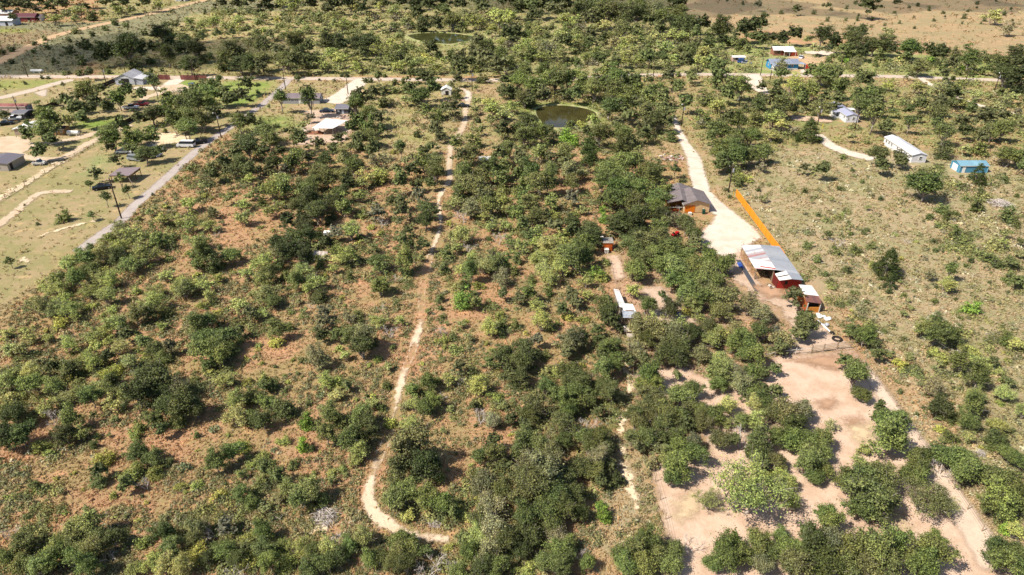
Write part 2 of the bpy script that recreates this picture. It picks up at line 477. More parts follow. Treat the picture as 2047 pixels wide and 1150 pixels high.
PINKP = dirt_mat('pinkish_yard_earth', (0.47,0.355,0.265), (0.40,0.285,0.205), (0.35,0.255,0.16), 0.9, 0.6, 0.8, 0.3)
GREYR = dirt_mat('grey_chip_seal', (0.38,0.33,0.30), (0.33,0.28,0.255), (0.39,0.345,0.30), 0.45, 0.4)
ROADM = dirt_mat('pale_gravel', (0.47,0.39,0.315), (0.42,0.34,0.27), (0.52,0.45,0.37), 0.45, 0.5)
TAN = dirt_mat('orange_tan_earth', (0.46,0.32,0.19), (0.40,0.27,0.16), (0.34,0.26,0.15), 0.5, 0.4)

sheet('road', 'pale gravel county road running right across behind the properties', ROADM, V((-160,152),(0,153),(250,154),(512,156.5),(725,158),(900,160),(1024,160),(1120,158),(1225,153.5),(1300,150),(1420,149),(1574,150.5),(1738,152.5),(1813,154),(1940,159),(1985,160),(2120,165)), width=5.2, cell=1.2, margin=1.5, cat='road')
sheet('lane', 'narrow grey lane slanting past the carport towards the scrub', GREYR, V((580,158),(560,178),(530,205),(512,218),(480,241),(440,268),(400,296),(360,331),(310,376),(270,410),(243,440),(205,467),(170,493),(152,507)), width=2.8, cell=0.6, cat='road')
sheet('far_dirt_road', 'orange tan dirt road slanting across the far left meadow', TAN, V((-120,180),(0,123),(50,98),(110,72),(190,52),(300,28),(400,3),(470,-12)), width=6.5, cell=1.4, margin=2, cat='road')
sheet('left_access_road', 'pale access road curving from the county road to the left edge', ROADM, V((-80,212),(0,196),(60,182),(105,169),(150,158)), width=5.0, cell=1, cat='road')
sheet('gravel_patch', 'grey gravel parking patch beside the left access road', ROADM, poly=V((68,186),(95,178),(92,194),(80,192)), cell=1, cat='ground')
sheet('driveway', 'white caliche driveway by the long grey house', SAND, V((728,157),(716,166),(705,176),(690,190),(672,200),(652,207)), width=lambda u: 6 + 4 * u, cell=0.9, cat='driveway')
sheet('workshop_drive', 'white drive from the red fence to the workshop', SAND, V((360,157),(345,166),(330,176),(300,177),(262,176)), width=lambda u: 6.5 - 2 * u, cell=0.9, cat='driveway')
sheet('workshop_yard', 'pale yard earth beside the workshop', SANDP, poly=V((320,172),(365,168),(385,178),(350,184),(300,195),(290,205),(275,198),(320,182)), cell=1, cat='ground')
sheet('left_yard_track', 'pale track from the left yard to the walled gate', SANDP, V((20,287),(60,290),(95,287),(140,280),(180,270),(225,256),(264,240)), width=4.2, cell=0.8)
sheet('left_lower_track', 'pale lower track along the hedge to the left yard', SANDP, V((264,248),(225,266),(180,286),(150,304),(125,316),(90,319),(50,314),(30,305),(40,292)), width=3.6, cell=0.8)
sheet('left_yard', 'white sandy yard by the white roofed shed', SANDP, poly=V((-40,278),(30,272),(60,280),(62,298),(30,318),(20,308),(-40,300)), cell=0.9, cat='ground')
sheet('verge_strip', 'bleached sandy strip along the hedge at the left edge', SANDF, V((135,318),(104,332),(75,350),(45,370),(20,384),(-30,412)), width=3.6, cell=0.7, avoid=False)
sheet('bare_streak', 'bare sandy streak across the mown paddock at the left edge', SANDP, V((-30,468),(0,449),(30,425),(58,402),(78,388),(110,383),(150,384)), width=2.6, cell=0.6, avoid=False)
sheet('bare_streak', 'thin bare streak curving through the mown paddock', SANDF, V((60,482),(90,468),(120,460),(170,447),(215,434)), width=1.6, cell=0.6, avoid=False)
sheet('bare_patch', 'bare pale patches of the mown paddock by the left edge', SANDF, poly=V((30,520),(55,508),(68,520),(50,532)), cell=0.6, avoid=False)
sheet('bare_patch', 'bare earth by the parked cars under the oaks', SANDF, poly=V((325,262),(385,272),(375,285),(330,290),(300,300),(280,295)), cell=0.8, avoid=False)
sheet('yard_earth', 'pinkish dirt yard around the white canopy', PINKP, poly=V((600,222),(660,218),(700,212),(705,262),(690,285),(585,292),(600,255),(625,240)), cell=0.8, cat='ground')
sheet('far_track', 'white drive and track below the small white hut', SANDP, V((905,176),(928,180),(938,190),(936,203),(930,218),(930,240),(922,262),(903,290),(900,305),(897,340),(900,355),(890,378)), width=lambda u: 2.4 - 0.6 * u, cell=0.5)
sheet('far_yard', 'white caliche bend of the far drive', SAND, poly=V((926,178),(940,184),(942,196),(934,204),(926,200),(932,190)), cell=0.8, cat='ground')
TL = V((890,376),(880,390),(877,408),(878,430),(881,450),(874,475),(862,505),(853,540),(846,570),(843,600),(842,640),(834,670),(824,705),(806,750),(797,785),(787,832),(778,868),(762,905),(748,945),(737,978),(738,1002),(747,1025),(765,1043),(795,1060),(840,1074),(880,1078),(918,1077))
def hump(u):
    def g(c, h): return max(0.0, 1 - abs(u - c) / h)
    return min(1.0, 1.5 * g(0.42, 0.15) + 1.4 * g(0.62, 0.05) + 1.2 * g(0.80, 0.05))
TRK = dirt_mat('pale_rutted_sand', (0.60,0.48,0.345), (0.52,0.395,0.275), (0.42,0.31,0.195), 0.26, 0.28, 0.3, 0.6)
sheet('dirt_track', 'pale winding dirt track with two ruts through the scrub', TRK, TL, width=lambda u: 1.1 + 0.25 * math.sin(u * 23) + 0.35 * math.sin(u * 57) + 0.3 * (u > 0.85), cell=0.2, margin=1.3, ruts=(0.68, 0.2, hump))
sheet('side_track', 'faint grassy side track leaving the foot of the winding track', SANDF, V((590,1068),(640,1060),(690,1046),(735,1032)), width=1.6, cell=0.4, avoid=False)
sheet('right_drive', 'wide white caliche drive from the oaks to the tan house', SAND, poly=V((1338,232),(1350,232),(1362,262),(1380,290),(1402,318),(1410,350),(1420,385),(1445,408),(1475,432),(1505,455),(1522,476),(1500,488),(1484,496),(1483,512),(1448,517),(1412,500),(1396,470),(1424,446),(1432,432),(1418,424),(1385,378),(1378,350),(1372,315),(1352,270)), cell=0.6, cat='driveway')
sheet('barn_yard', 'pinkish bare yard beside the metal roofed barn', PINKP, poly=V((1440,515),(1482,500),(1500,540),(1545,590),(1590,600),(1600,630),(1650,655),(1712,699),(1645,706),(1575,712),(1560,690),(1585,660),(1560,620),(1500,590),(1465,560)), cell=0.6, cat='ground')
sheet('paddock', 'trodden pinkish bare earth of the fenced paddock', PINK, poly=V((1548,716),(1708,702),(1740,752),(1790,820),(1835,884),(1900,980),(1990,1112),(2030,1175),(1360,1175),(1318,1000),(1300,930),(1420,900),(1380,820),(1270,770),(1275,745),(1360,735),(1430,765),(1520,790)), cell=0.5, cat='ground')
sheet('coop_path', 'pinkish dirt path below the small orange shed', PINK, poly=V((1214,512),(1236,512),(1250,555),(1228,562),(1222,540)), cell=0.5)
sheet('tree_yard', 'bare pinkish earth between the oaks by the blue barrel', PINKP, poly=V((1280,575),(1330,570),(1350,600),(1375,620),(1400,650),(1340,655),(1300,640),(1285,600)), cell=0.6, cat='ground')
sheet('pen_path', 'narrow sandy path along the wire fence between the oaks', SANDF, V((1250,700),(1256,760),(1262,800),(1244,845),(1238,890),(1244,930),(1262,985),(1285,1040)), width=1.5, cell=0.4, avoid=False)
sheet('trailer_drive', 'white drive curving up to the nearer white mobile home', SAND, V((1634,268),(1645,280),(1662,293),(1690,305),(1720,313),(1752,321)), width=lambda u: 3 + 2.2 * u, cell=0.7, cat='driveway')
sheet('trailer_yard', 'pinkish drive behind the farther white mobile home', PINK, V((1575,236),(1620,239),(1668,241)), width=6, cell=0.9, cat='driveway')
sheet('middle_drive', 'white drive entrance off the county road', SAND, V((1496,149),(1506,158),(1508,166),(1518,178),(1536,190)), width=lambda u: 8 - 3 * u, cell=0.9, cat='driveway')
sheet('east_drive', 'white drive slanting away to the right edge', SAND, V((1836,154),(1856,168),(1880,180),(1910,195),(1945,208),(1990,220),(2060,235)), width=2.6, cell=0.8, cat='driveway')
sheet('blue_house_drive', 'tan dirt drive behind the bright blue house', TAN, V((1580,113),(1610,121),(1640,134),(1668,147)), width=8, cell=1, cat='driveway')
sheet('blue_house_front', 'pale earth in front of the bright blue house', SAND, poly=V((1600,140),(1640,138),(1660,146),(1600,147)), cell=1, cat='ground')
sheet('sandy_spot', 'white bare patch beside the far oaks', SAND, poly=V((1605,104),(1640,102),(1672,106),(1655,112),(1610,108)), cell=1, cat='ground')

sheet('fence_strip', 'pale trodden strip running straight along the right paddock fence', dirt_mat('pale_pink_sand', (0.55,0.43,0.33), (0.50,0.38,0.29), (0.42,0.30,0.22), 0.3, 0.5), V((1712,716),(1765,792),(1828,884),(1893,980),(1975,1110),(2000,1160)), width=lambda u: 1.6 + 2.2 * u, cell=0.4, cat='ground')
STAIN = dirt_mat('damp_brown_earth', (0.40,0.25,0.16), (0.34,0.21,0.13), (0.30,0.18,0.10), 0.9, 1.2, 0.6, 0.3)
STRAW = dirt_mat('yellow_straw_litter', (0.54,0.41,0.26), (0.48,0.36,0.23), (0.42,0.30,0.18), 0.9, 1.0, 0.8, 0.4)
for nm, lb, m_, po in (('earth_stain', 'brown damp earth along the top edge of the paddock', STAIN, V((1570,722),(1640,712),(1705,706),(1735,750),(1690,745),(1650,738),(1600,728))),
    ('earth_stain', 'round brown stain in the middle of the paddock', STAIN, V((1635,803),(1665,800),(1672,815),(1645,822))),
    ('earth_stain', 'brown stain below the paddock oak', STAIN, V((1685,838),(1720,832),(1730,848),(1700,856))),
    ('straw_litter', 'yellow straw litter near the left paddock fence', STRAW, V((1340,1005),(1385,985),(1405,1010),(1380,1045),(1350,1050))),
    ('straw_litter', 'yellow straw litter under the narrow part of the paddock', STRAW, V((1740,1010),(1800,1030),(1830,1070),(1780,1075),(1745,1050))),
    ('straw_litter', 'yellow straw litter at the lower right of the paddock oak', STRAW, V((1690,850),(1740,850),(1760,880),(1710,890))),
    ('earth_stain', 'brown worn earth before the open barn front', STAIN, V((1500,570),(1560,575),(1575,600),(1530,600)))):
    sheet(nm, lb, m_, poly=po, cell=0.5, cat='ground', avoid=False)
# ---------------------------------------------------------------- ponds
def pond(label, outline, tint, rim, rimc):
    L = smooth(outline + [outline[0]], 3)[:-1]
    n = len(L); cx = sum(p_[0] for p_ in L) / n; cy = sum(p_[1] for p_ in L) / n
    t = NT('pond_water'); p = t.pos()
    n1 = t.noise(2.5, 3, 0.5, p); n2 = t.noise(0.12, 3, 0.5, p)
    c = t.mix(t.ramp(n2, 0.35, 0.7), tint, tuple(v * 1.5 for v in tint))
    t.bsdf(c, 0.05, 0, 0.2, t.bump(n1, 0.04, 0.05))
    me = MB().add([(x, y, 0.30) for x, y in L], [tuple(range(n))]).mesh('water', t.m)
    if me.polygons[0].normal.z < 0: me.flip_normals()
    tag(link('water', me), label, 'pond', kind='structure')
    sheet('pond_bank', 'bank around the ' + label.split(' with')[0], rimc, poly=[(cx + (x - cx) * (1 + rim), cy + (y - cy) * (1 + rim * 1.4)) for x, y in L], cell=1.0, cat='ground')
    # low raised bank ring so that water sits in a bowl
    bm = MB(); m = []
    for k, (s, z) in enumerate(((0.99, 0.25), (1.03, 0.55), (1.10, 0.45), (1.22, 0.0))):
        m += [(cx + (x - cx) * s, cy + (y - cy) * s, z + 0.25 * (vnoise(x, y, 0.3) - 0.5) * (k in (1, 2))) for x, y in L]
    fs = [(k * n + i, k * n + (i + 1) % n, (k + 1) * n + (i + 1) % n, (k + 1) * n + i) for k in range(3) for i in range(n)]
    me = MB().add(m, fs).mesh('shore', rimc2)
    if me.polygons[0].normal.z < 0: me.flip_normals()
    tag(link('shore', me), 'earth shore of the ' + label.split(' with')[0], 'shore', kind='structure')
    return L
t = NT('green_shore'); p = t.pos(); n1 = t.noise(0.5, 5, 0.7, p)
t.bsdf(t.mix(t.ramp(n1, 0.4, 0.6), (0.15, 0.19, 0.055), (0.30, 0.27, 0.14)), 0.95, 0, 0.1); rimc2 = t.m
NEARP = [(1024 + x / 3.965, y / 3.965) for x, y in ((190,872),(260,850),(400,843),(520,856),(620,880),(668,912),(640,950),(560,992),(480,1012),(400,1022),(330,1022),(262,1002),(225,960),(195,915))]
FARP = [(512 + x / 3.965, y / 3.965) for x, y in ((1200,285),(1300,270),(1450,266),(1600,274),(1720,293),(1770,312),(1700,330),(1600,345),(1540,356),(1450,352),(1380,348),(1300,330),(1230,306))]
pond('near pond with brown water below the dense oaks', V(*NEARP), (0.035,0.030,0.010), 0.02, SANDF)
t_ = SANDP
pond('far pond with dark green brown water inside an earth bank', V(*FARP), (0.040,0.042,0.014), 0.07, SANDP)
PONDS = [V(*NEARP), V(*FARP)]

# ================================================================ PLANTS
def leaf_mat(name, tip, vary=0.5, trans=0.22, nscale=7.0):
    t = NT(name)
    oi = t.n('ShaderNodeObjectInfo'); co = t.obj()
    sh = t.n('ShaderNodeVectorMath', operation='ADD'); t.l(co, sh.inputs[0])
    rv = t.n('ShaderNodeCombineXYZ')
    for i in range(3): t.l(t.math('MULTIPLY', oi.outputs['Random'], 31.0 + 7 * i), rv.inputs[i])
    t.l(rv.outputs[0], sh.inputs[1])
    n1 = t.noise(nscale, 3, 0.6, sh.outputs[0]); n2 = t.noise(2.2, 2, 0.5, sh.outputs[0])
    wn = t.n('ShaderNodeTexWhiteNoise', noise_dimensions='3D'); 
    gq_ = t.attr('leafrand').outputs[2]
    base = oi.outputs['Color']
    c = t.mix(t.ramp(n1, 0.35, 0.65, 0, vary), base, t.mix(1.0, base, tip, 'MULTIPLY'))
    c = t.mix(t.ramp(n2, 0.4, 0.65, 0, 0.5), c, t.mix(1.0, c, (0.72, 0.85, 0.85), 'MULTIPLY'))
    c = t.mix(t.ramp(gq_, 0.0, 1.0, 0.0, 1.0), t.mix(1.0, c, (0.5, 0.5, 0.48), 'MULTIPLY'), t.mix(1.0, c, (2.1, 2.05, 1.65), 'MULTIPLY'))  # random leaf brightness, spread wide to stand in for sunlit flecks and dark gaps
    b = t.n('ShaderNodeBsdfPrincipled'); t.l(c, b.inputs['Base Color']); b.inputs['Roughness'].default_value = 0.62
    b.inputs['Specular IOR Level'].default_value = 0.25
    tl = t.n('ShaderNodeBsdfTranslucent'); t.l(t.mix(1.0, c, (1.1, 1.25, 0.5), 'MULTIPLY'), tl.inputs[0])
    mx = t.n('ShaderNodeMixShader'); mx.inputs[0].default_value = trans
    t.l(b.outputs[0], mx.inputs[1]); t.l(tl.outputs[0], mx.inputs[2]); t.l(mx.outputs[0], t.out.inputs[0])
    return t.m
LEAF = leaf_mat('leaf', (1.55, 1.4, 1.05))
t = NT('bark'); n1 = t.noise(9, 4, 0.6, t.obj())
t.bsdf(t.mix(t.ramp(n1, 0.35, 0.65), (0.20, 0.16, 0.13), (0.33, 0.29, 0.25)), 0.9, 0, 0.15); BARK = t.m
t = NT('bleached_twigs'); n1 = t.noise(9, 4, 0.6, t.obj())
t.bsdf(t.mix(t.ramp(n1, 0.35, 0.65), (0.36, 0.31, 0.28), (0.55, 0.49, 0.44)), 0.9, 0, 0.15); DEADM = t.m

def unit(r, n):
    v = r.normal(size=(n, 3)); return v / np.linalg.norm(v, axis=1)[:, None]
def quads_at(P, N, s, r, asp=1.5):
    """leaf sprays: quads centred on P facing N, size s"""
    T = np.cross(N, unit(r, len(P))); T /= np.linalg.norm(T, axis=1)[:, None] + 1e-9
    B = np.cross(N, T)
    s = np.broadcast_to(s, (len(P),))[:, None] * 0.5
    a = T * s * asp; b = B * s
    j = 1 + 0.5 * (r.random((len(P), 4, 1)) - 0.5)
    q = np.stack([P - a, P - b, P + a, P + b], 1)
    q = P[:, None] + (q - P[:, None]) * j
    return q.reshape(-1, 3)
def leafmesh(name, V_, r, mats=None):
    n = len(V_) // 4
    me = npmesh(name, V_, np.arange(n * 4).reshape(n, 4), mats=mats or [LEAF])
    at = me.attributes.new('leafrand', 'FLOAT', 'FACE'); at.data.foreach_set('value', r.random(n).astype(np.float32))
    return me
def crown(seed, n, leaf, nclump, rcl, h, zb, shape='round', flat=0.0, uneven=0.35, fill=0.25):
    """one crown of width 1: many leaf clumps spread through a lumpy volume from zb to h; returns leaf quads and clump centres"""
    r = np.random.default_rng(seed)
    C = []
    ph = r.random(6) * 6.28; am = r.random(6) * uneven
    tries = 0
    zc = (h + zb) / 2; zr = (h - zb) / 2
    sx_ = 1 + 0.25 * (r.random() - 0.5); sy_ = 1 + 0.25 * (r.random() - 0.5)
    while len(C) < nclump and tries < 20000:
        tries += 1
        d = unit(r, 1)[0]
        if shape != 'dome' and d[2] < -0.55: continue
        if shape == 'dome': d[2] = abs(d[2])
        th = math.atan2(d[1], d[0])
        lob = 1 - uneven * 0.5 + sum(am[k] * math.sin((k + 1) * th + ph[k]) for k in range(1, 5)) * 0.45 + 0.15 * math.sin(4 * d[2] + ph[5])
        rad = (0.5 - rcl) * max(0.35, min(1.25, lob)) * (r.random() ** (fill))
        if shape == 'cone':
            z = zb + (h - zb) * r.random() ** 1.3
            k = (1 - (z - zb) / (h - zb)) * (0.5 - rcl * 0.6) + 0.02
            rr = k * (0.75 + 0.4 * r.random())
            p = np.array([math.cos(th) * rr, math.sin(th) * rr, z])
        elif shape == 'dome':
            p = np.array([d[0] * rad * sx_, d[1] * rad * sy_, zb + (h - zb - rcl * 0.6) * d[2] * (rad / (0.5 - rcl))])
        else:
            zz = d[2] * zr * (rad / (0.5 - rcl)) * (1 - flat * (d[2] < 0))
            p = np.array([d[0] * rad * sx_, d[1] * rad * sy_, zc + zz])
        if any(np.sum((p - q) ** 2) < (rcl * 0.75) ** 2 for q in C): 
            if r.random() < 0.8: continue
        C.append(p)
    C = np.array(C)
    w_ = r.random(len(C)) + 0.6; cnt = (w_ / w_.sum() * n).astype(int)
    P = []; N = []
    for c, k, ww in zip(C, cnt, w_):
        d = unit(r, k)
        d[:, 2] = np.where(d[:, 2] < -0.2, d[:, 2] * -0.6, d[:, 2])
        rr = rcl * (0.75 + 0.5 * (ww - 0.6)) * (0.25 + 0.62 * np.abs(r.normal(size=k))) * (1 + 0.9 * (r.random(k) < 0.07))
        P.append(c + d * rr[:, None] * np.array([1.15, 1.15, 0.8]))
        nn = d * 0.75 + unit(r, k) * 0.7 + np.array([0, 0, 0.45])
        N.append(nn / np.linalg.norm(nn, axis=1)[:, None])
    P = np.concatenate(P); N = np.concatenate(N)
    P[:, 2] = np.maximum(P[:, 2], 0.01)
    s = leaf * (0.65 + 0.7 * r.random(len(P)))
    return quads_at(P, N, s, r), C, r
def limbs(C, h, zb, r, r0=0.028, fork=0.28, nl=26, stems=1, lean=0.06, thin=0.0055):
    m = MB()
    for k in range(stems):
        a = 6.28 * (k + r.random()) / stems
        spread = 0.0 if stems == 1 else 0.05
        base = np.array([math.cos(a) * spread * 0.5, math.sin(a) * spread * 0.5, -0.02])
        fk = np.array([math.cos(a) * (spread * 2 + lean * r.random()), math.sin(a) * (spread * 2 + lean * r.random()), fork * h * (0.8 + 0.4 * r.random())])
        mid = (base + fk) / 2 + np.array([0.015, 0.01, 0]) * r.normal()
        rr = r0 / math.sqrt(stems)
        m.tube([base, mid, fk], [rr * 1.35, rr, rr * 0.85], 7)
        idx = r.permutation(len(C))[:max(3, nl // stems)]
        for i in idx:
            c = C[i]
            j = fk + (c - fk) * 0.5 + r.normal(size=3) * 0.03 + np.array([0, 0, -0.02])
            m.tube([fk - (fk - base) * 0.1, j, c * 1.0 + r.normal(size=3) * 0.01], [rr * 0.55, rr * 0.32, thin], 4, cap=False)
            for _ in range(2):
                e = c * np.array([1.05, 1.05, 1.03]) + r.normal(size=3) * 0.075
                m.tube([j, (j + e) / 2 + r.normal(size=3) * 0.012, e], [rr * 0.26, rr * 0.18, thin * 0.8], 3, cap=False)
    return m
def dead_model(seed, h=0.8, n=46):
    r = np.random.default_rng(seed); m = MB()
    def br(p, d, L, rad, lv):
        q = p + d * L * 0.5 + r.normal(size=3) * L * 0.06; e = p + d * L + r.normal(size=3) * L * 0.1
        e[2] = max(e[2], 0.02)
        m.tube([p, q, e], [rad, rad * 0.75, rad * 0.5], 4 if lv else 6, cap=False)
        if lv < 4:
            for _ in range(3 if lv < 3 else 4):
                dd = d + unit(r, 1)[0] * 0.75; dd[2] = dd[2] * 0.8 + 0.12; dd /= np.linalg.norm(dd)
                br(q + (e - q) * r.random(), dd, L * 0.62, rad * 0.55, lv + 1)
    for k in range(3):
        a = 2.1 * k + r.random()
        d = np.array([math.cos(a) * 0.5, math.sin(a) * 0.5, 0.8]); d /= np.linalg.norm(d)
        br(np.array([0, 0, -0.02]), d, h * 0.42, 0.016, 0)
    return m
def brush_model(seed):
    r = np.random.default_rng(seed); m = MB()
    for k in range(190):
        a = r.random() * 6.28; rr = 0.42 * math.sqrt(r.random()); p = np.array([math.cos(a) * rr, math.sin(a) * rr * 0.8, 0.02 + 0.26 * r.random() * (1 - rr * 1.6)])
        d = unit(r, 1)[0]; d[2] *= 0.35; L = 0.08 + 0.17 * r.random()
        q0 = p - d * L; q1 = p + d * L; q0[2] = max(q0[2], 0.01); q1[2] = max(q1[2], 0.01)
        m.tube([q0, p, q1], [0.008, 0.007, 0.004], 3, cap=False)
    return m
MODELS = {}
def model(kind, lod, k):
    """(foliage mesh, wood mesh) of width 1; lod 2 near, 1 middle, 0 far"""
    key = (kind, lod, k)
    if key in MODELS: return MODELS[key]
    seed = hash((len(kind) * 7 + ord(kind[0]), lod, k)) % 99991
    seed = (ord(kind[0]) * 131 + len(kind) * 17 + lod * 1009 + k * 37) % 99991
    L = (0.070, 0.040, 0.024)[lod]; q = (1000, 3000, 8500)[lod]
    if kind == 'oak':
        h = 0.90 + 0.08 * (k % 3); Vq, C, r = crown(seed, q, L, (30, 56, 84)[lod], 0.088, h, 0.04, uneven=0.85, fill=0.5)
        W = limbs(C, h, 0.2, r, 0.026, 0.24, (8, 22, 40)[lod], 1 + (k % 3 == 1))
    elif kind == 'green':
        h = 0.92 + 0.09 * (k % 3); Vq, C, r = crown(seed, q, L * 1.1, (26, 46, 66)[lod], 0.10, h, 0.02, uneven=0.8, fill=0.45)
        W = limbs(C, h, 0.2, r, 0.022, 0.22, (8, 18, 30)[lod], 1 + (k % 2))
    elif kind == 'mesquite':
        h = 0.68 + 0.08 * (k % 3); Vq, C, r = crown(seed, int(q * 0.66), L * 0.9, (26, 44, 70)[lod], 0.085, h, 0.02, uneven=0.55, fill=0.45)
        W = limbs(C, h, 0.1, r, 0.02, 0.18, (8, 24, 46)[lod], 2 + (k % 2))
    elif kind == 'airy':
        h = 0.60; Vq, C, r = crown(seed, (900, 2800, 6500)[lod], L * 0.5, (30, 60, 110)[lod], 0.06, h, 0.16, uneven=0.6, fill=0.5)
        W = limbs(C, h, 0.1, r, 0.020, 0.22, (8, 20, 34)[lod], 2, thin=0.002)
    elif kind == 'shrub':
        h = 0.74 + 0.08 * (k % 3); Vq, C, r = crown(seed, int(q * 0.75), L * 1.1, (20, 34, 50)[lod], 0.115, h, 0.02, 'dome', uneven=0.55, fill=0.45)
        W = limbs(C, h, 0.05, r, 0.016, 0.12, (6, 14, 24)[lod], 3)
    elif kind == 'weed':
        h = 0.50 + 0.07 * (k % 3); Vq, C, r = crown(seed, int(q * 0.55), L * 1.05, (20, 34, 50)[lod], 0.10, h, 0.02, 'dome', uneven=0.6, fill=0.6)
        W = limbs(C, h, 0.05, r, 0.012, 0.12, (6, 14, 24)[lod], 3)
    elif kind == 'juniper':
        h = 1.05; Vq, C, r = crown(seed, int(q * 1.1), L, (40, 70, 110)[lod], 0.085, h, 0.03, 'cone', uneven=0.3)
        W = limbs(C, h, 0.05, r, 0.022, 0.3, 8, 1)
    elif kind == 'sapling':
        h = 1.25 + 0.15 * (k % 2); Vq, C, r = crown(seed, int(q * 0.6), L * 1.25, (16, 26, 36)[lod], 0.15, h, 0.42, uneven=0.45, fill=0.3)
        W = limbs(C, h, 0.4, r, 0.026, 0.34, (8, 16, 20)[lod], 1)
    elif kind == 'dead':
        W = dead_model(seed); MODELS[key] = (None, W.mesh('branches', DEADM)); return MODELS[key]
    elif kind == 'brush':
        W = brush_model(seed); MODELS[key] = (None, W.mesh('branches', DEADM)); return MODELS[key]
    elif kind == 'cactus':
        r = np.random.default_rng(seed); m = MB()
        for i in range(46):
            a = r.random() * 6.28; rr = 0.4 * math.sqrt(r.random()); z = 0.08 + 0.30 * r.random() * (1 - rr)
            c = Vector((math.cos(a) * rr, math.sin(a) * rr, z)); ax = Vector(unit(r, 1)[0]); ax.z *= 0.3; ax.normalize()
            u = ax.cross(Vector((0, 0, 1))).normalized(); v_ = u.cross(ax); s = 0.07 + 0.03 * r.random()
            ring = [c + (u * math.cos(t_ * 0.785) * 0.8 + v_ * math.sin(t_ * 0.785)) * s for t_ in range(8)]
            m.add([p - ax * 0.011 for p in ring] + [p + ax * 0.011 for p in ring], [tuple(reversed(range(8))), tuple(range(8, 16))] + [(i_, (i_ + 1) % 8, 8 + (i_ + 1) % 8, 8 + i_) for i_ in range(8)])
        MODELS[key] = (m.mesh('pads', CACT), None); return MODELS[key]
    MODELS[key] = (leafmesh('foliage', Vq, r), W.mesh('trunk', BARK, True))
    return MODELS[key]
t = NT('prickly_pear'); n1 = t.noise(4, 3, 0.6, t.obj())
t.bsdf(t.mix(t.ramp(n1, 0.4, 0.6), (0.16, 0.20, 0.09), (0.26, 0.28, 0.15)), 0.5, 0, 0.4); CACT = t.m

# kind code -> (name, category, model, colours, label words, width multiplier)
KINDS = {
 'o': ('oak_tree', 'tree', 'oak', ['a', (0.105,0.118,0.050), (0.09,0.105,0.042), (0.12,0.128,0.060)], ['dull olive green oak', 'dusky green oak', 'grey olive oak']),
 'O': ('oak_tree', 'tree', 'oak', ['a', (0.062,0.076,0.030), (0.054,0.067,0.027), (0.068,0.080,0.033)], ['very dark green oak', 'blackish green oak', 'dark bushy oak']),
 'a': ('oak_tree', 'tree', 'oak', ['a', (0.165,0.165,0.10), (0.15,0.15,0.098), (0.17,0.165,0.09)], ['ashy grey green oak', 'pale twiggy oak', 'grey brown oak']),
 'g': ('broadleaf_tree', 'tree', 'green', ['a', (0.115,0.14,0.052), (0.10,0.128,0.048), (0.128,0.148,0.060)], ['leafy mid green tree', 'full green tree', 'bright sided green tree']),
 'G': ('broadleaf_tree', 'tree', 'green', ['a', (0.060,0.085,0.026), (0.055,0.078,0.027), (0.068,0.088,0.03)], ['deep green leafy tree', 'dense deep green tree', 'dark green tree']),
 'v': ('bright_shrub', 'shrub', 'shrub', ['a', (0.12,0.19,0.035), (0.13,0.20,0.05), (0.13,0.20,0.04)], ['vivid green shrub', 'bright grass green shrub']),
 'm': ('mesquite_tree', 'tree', 'mesquite', ['a', (0.235,0.255,0.105), (0.21,0.235,0.095), (0.25,0.255,0.12)], ['pale feathery mesquite', 'light green mesquite', 'thin yellow green mesquite']),
 'n': ('mesquite_tree', 'tree', 'mesquite', ['a', (0.19,0.18,0.115), (0.175,0.17,0.11), (0.20,0.185,0.12)], ['greyish thin mesquite', 'dusty grey mesquite', 'half bare mesquite']),
 'M': ('mesquite_tree', 'tree', 'airy', ['a', (0.155,0.175,0.075), (0.145,0.16,0.072)], ['wide see through mesquite with bare limbs']),
 'y': ('low_shrub', 'shrub', 'weed', ['a', (0.215,0.235,0.085), (0.20,0.22,0.085), (0.25,0.245,0.08)], ['yellow green low shrub', 'lime tinted low shrub']),
 'b': ('bush', 'bush', 'shrub', ['a', (0.105,0.125,0.05), (0.12,0.138,0.058), (0.088,0.105,0.045)], ['round dark bush', 'dense olive bush', 'compact green bush']),
 'j': ('juniper_tree', 'tree', 'juniper', ['a', (0.050,0.068,0.020), (0.045,0.065,0.022)], ['dark pointed juniper', 'conical dark evergreen']),
 's': ('young_tree', 'tree', 'sapling', ['a', (0.085,0.105,0.042), (0.095,0.115,0.05)], ['slim young tree on a bare trunk', 'small upright tree with a visible trunk']),
 'd': ('dead_bush', 'bush', 'dead', None, ['leafless grey bush', 'bare grey branched bush', 'dead twiggy bush']),
 'r': ('brush_pile', 'brush pile', 'brush', None, ['heap of cut grey branches', 'pile of bleached brushwood']),
 'c': ('cactus', 'cactus', 'cactus', None, ['clump of prickly pear cactus']),
}
WMUL = {'m': 1.06, 'n': 1.06, 'y': 1.1, 'd': 1.1, 'v': 1.05, 'b': 0.97, 'o': 1.0, 'O': 1.0, 'g': 1.0, 'a': 1.0, 'M': 1.0}
RATIO = {'airy': 0.62, 'oak': 0.92, 'green': 0.95, 'mesquite': 0.70, 'shrub': 0.76, 'weed': 0.52, 'juniper': 1.0, 'sapling': 1.3, 'dead': 0.7, 'brush': 0.25, 'cactus': 0.35}
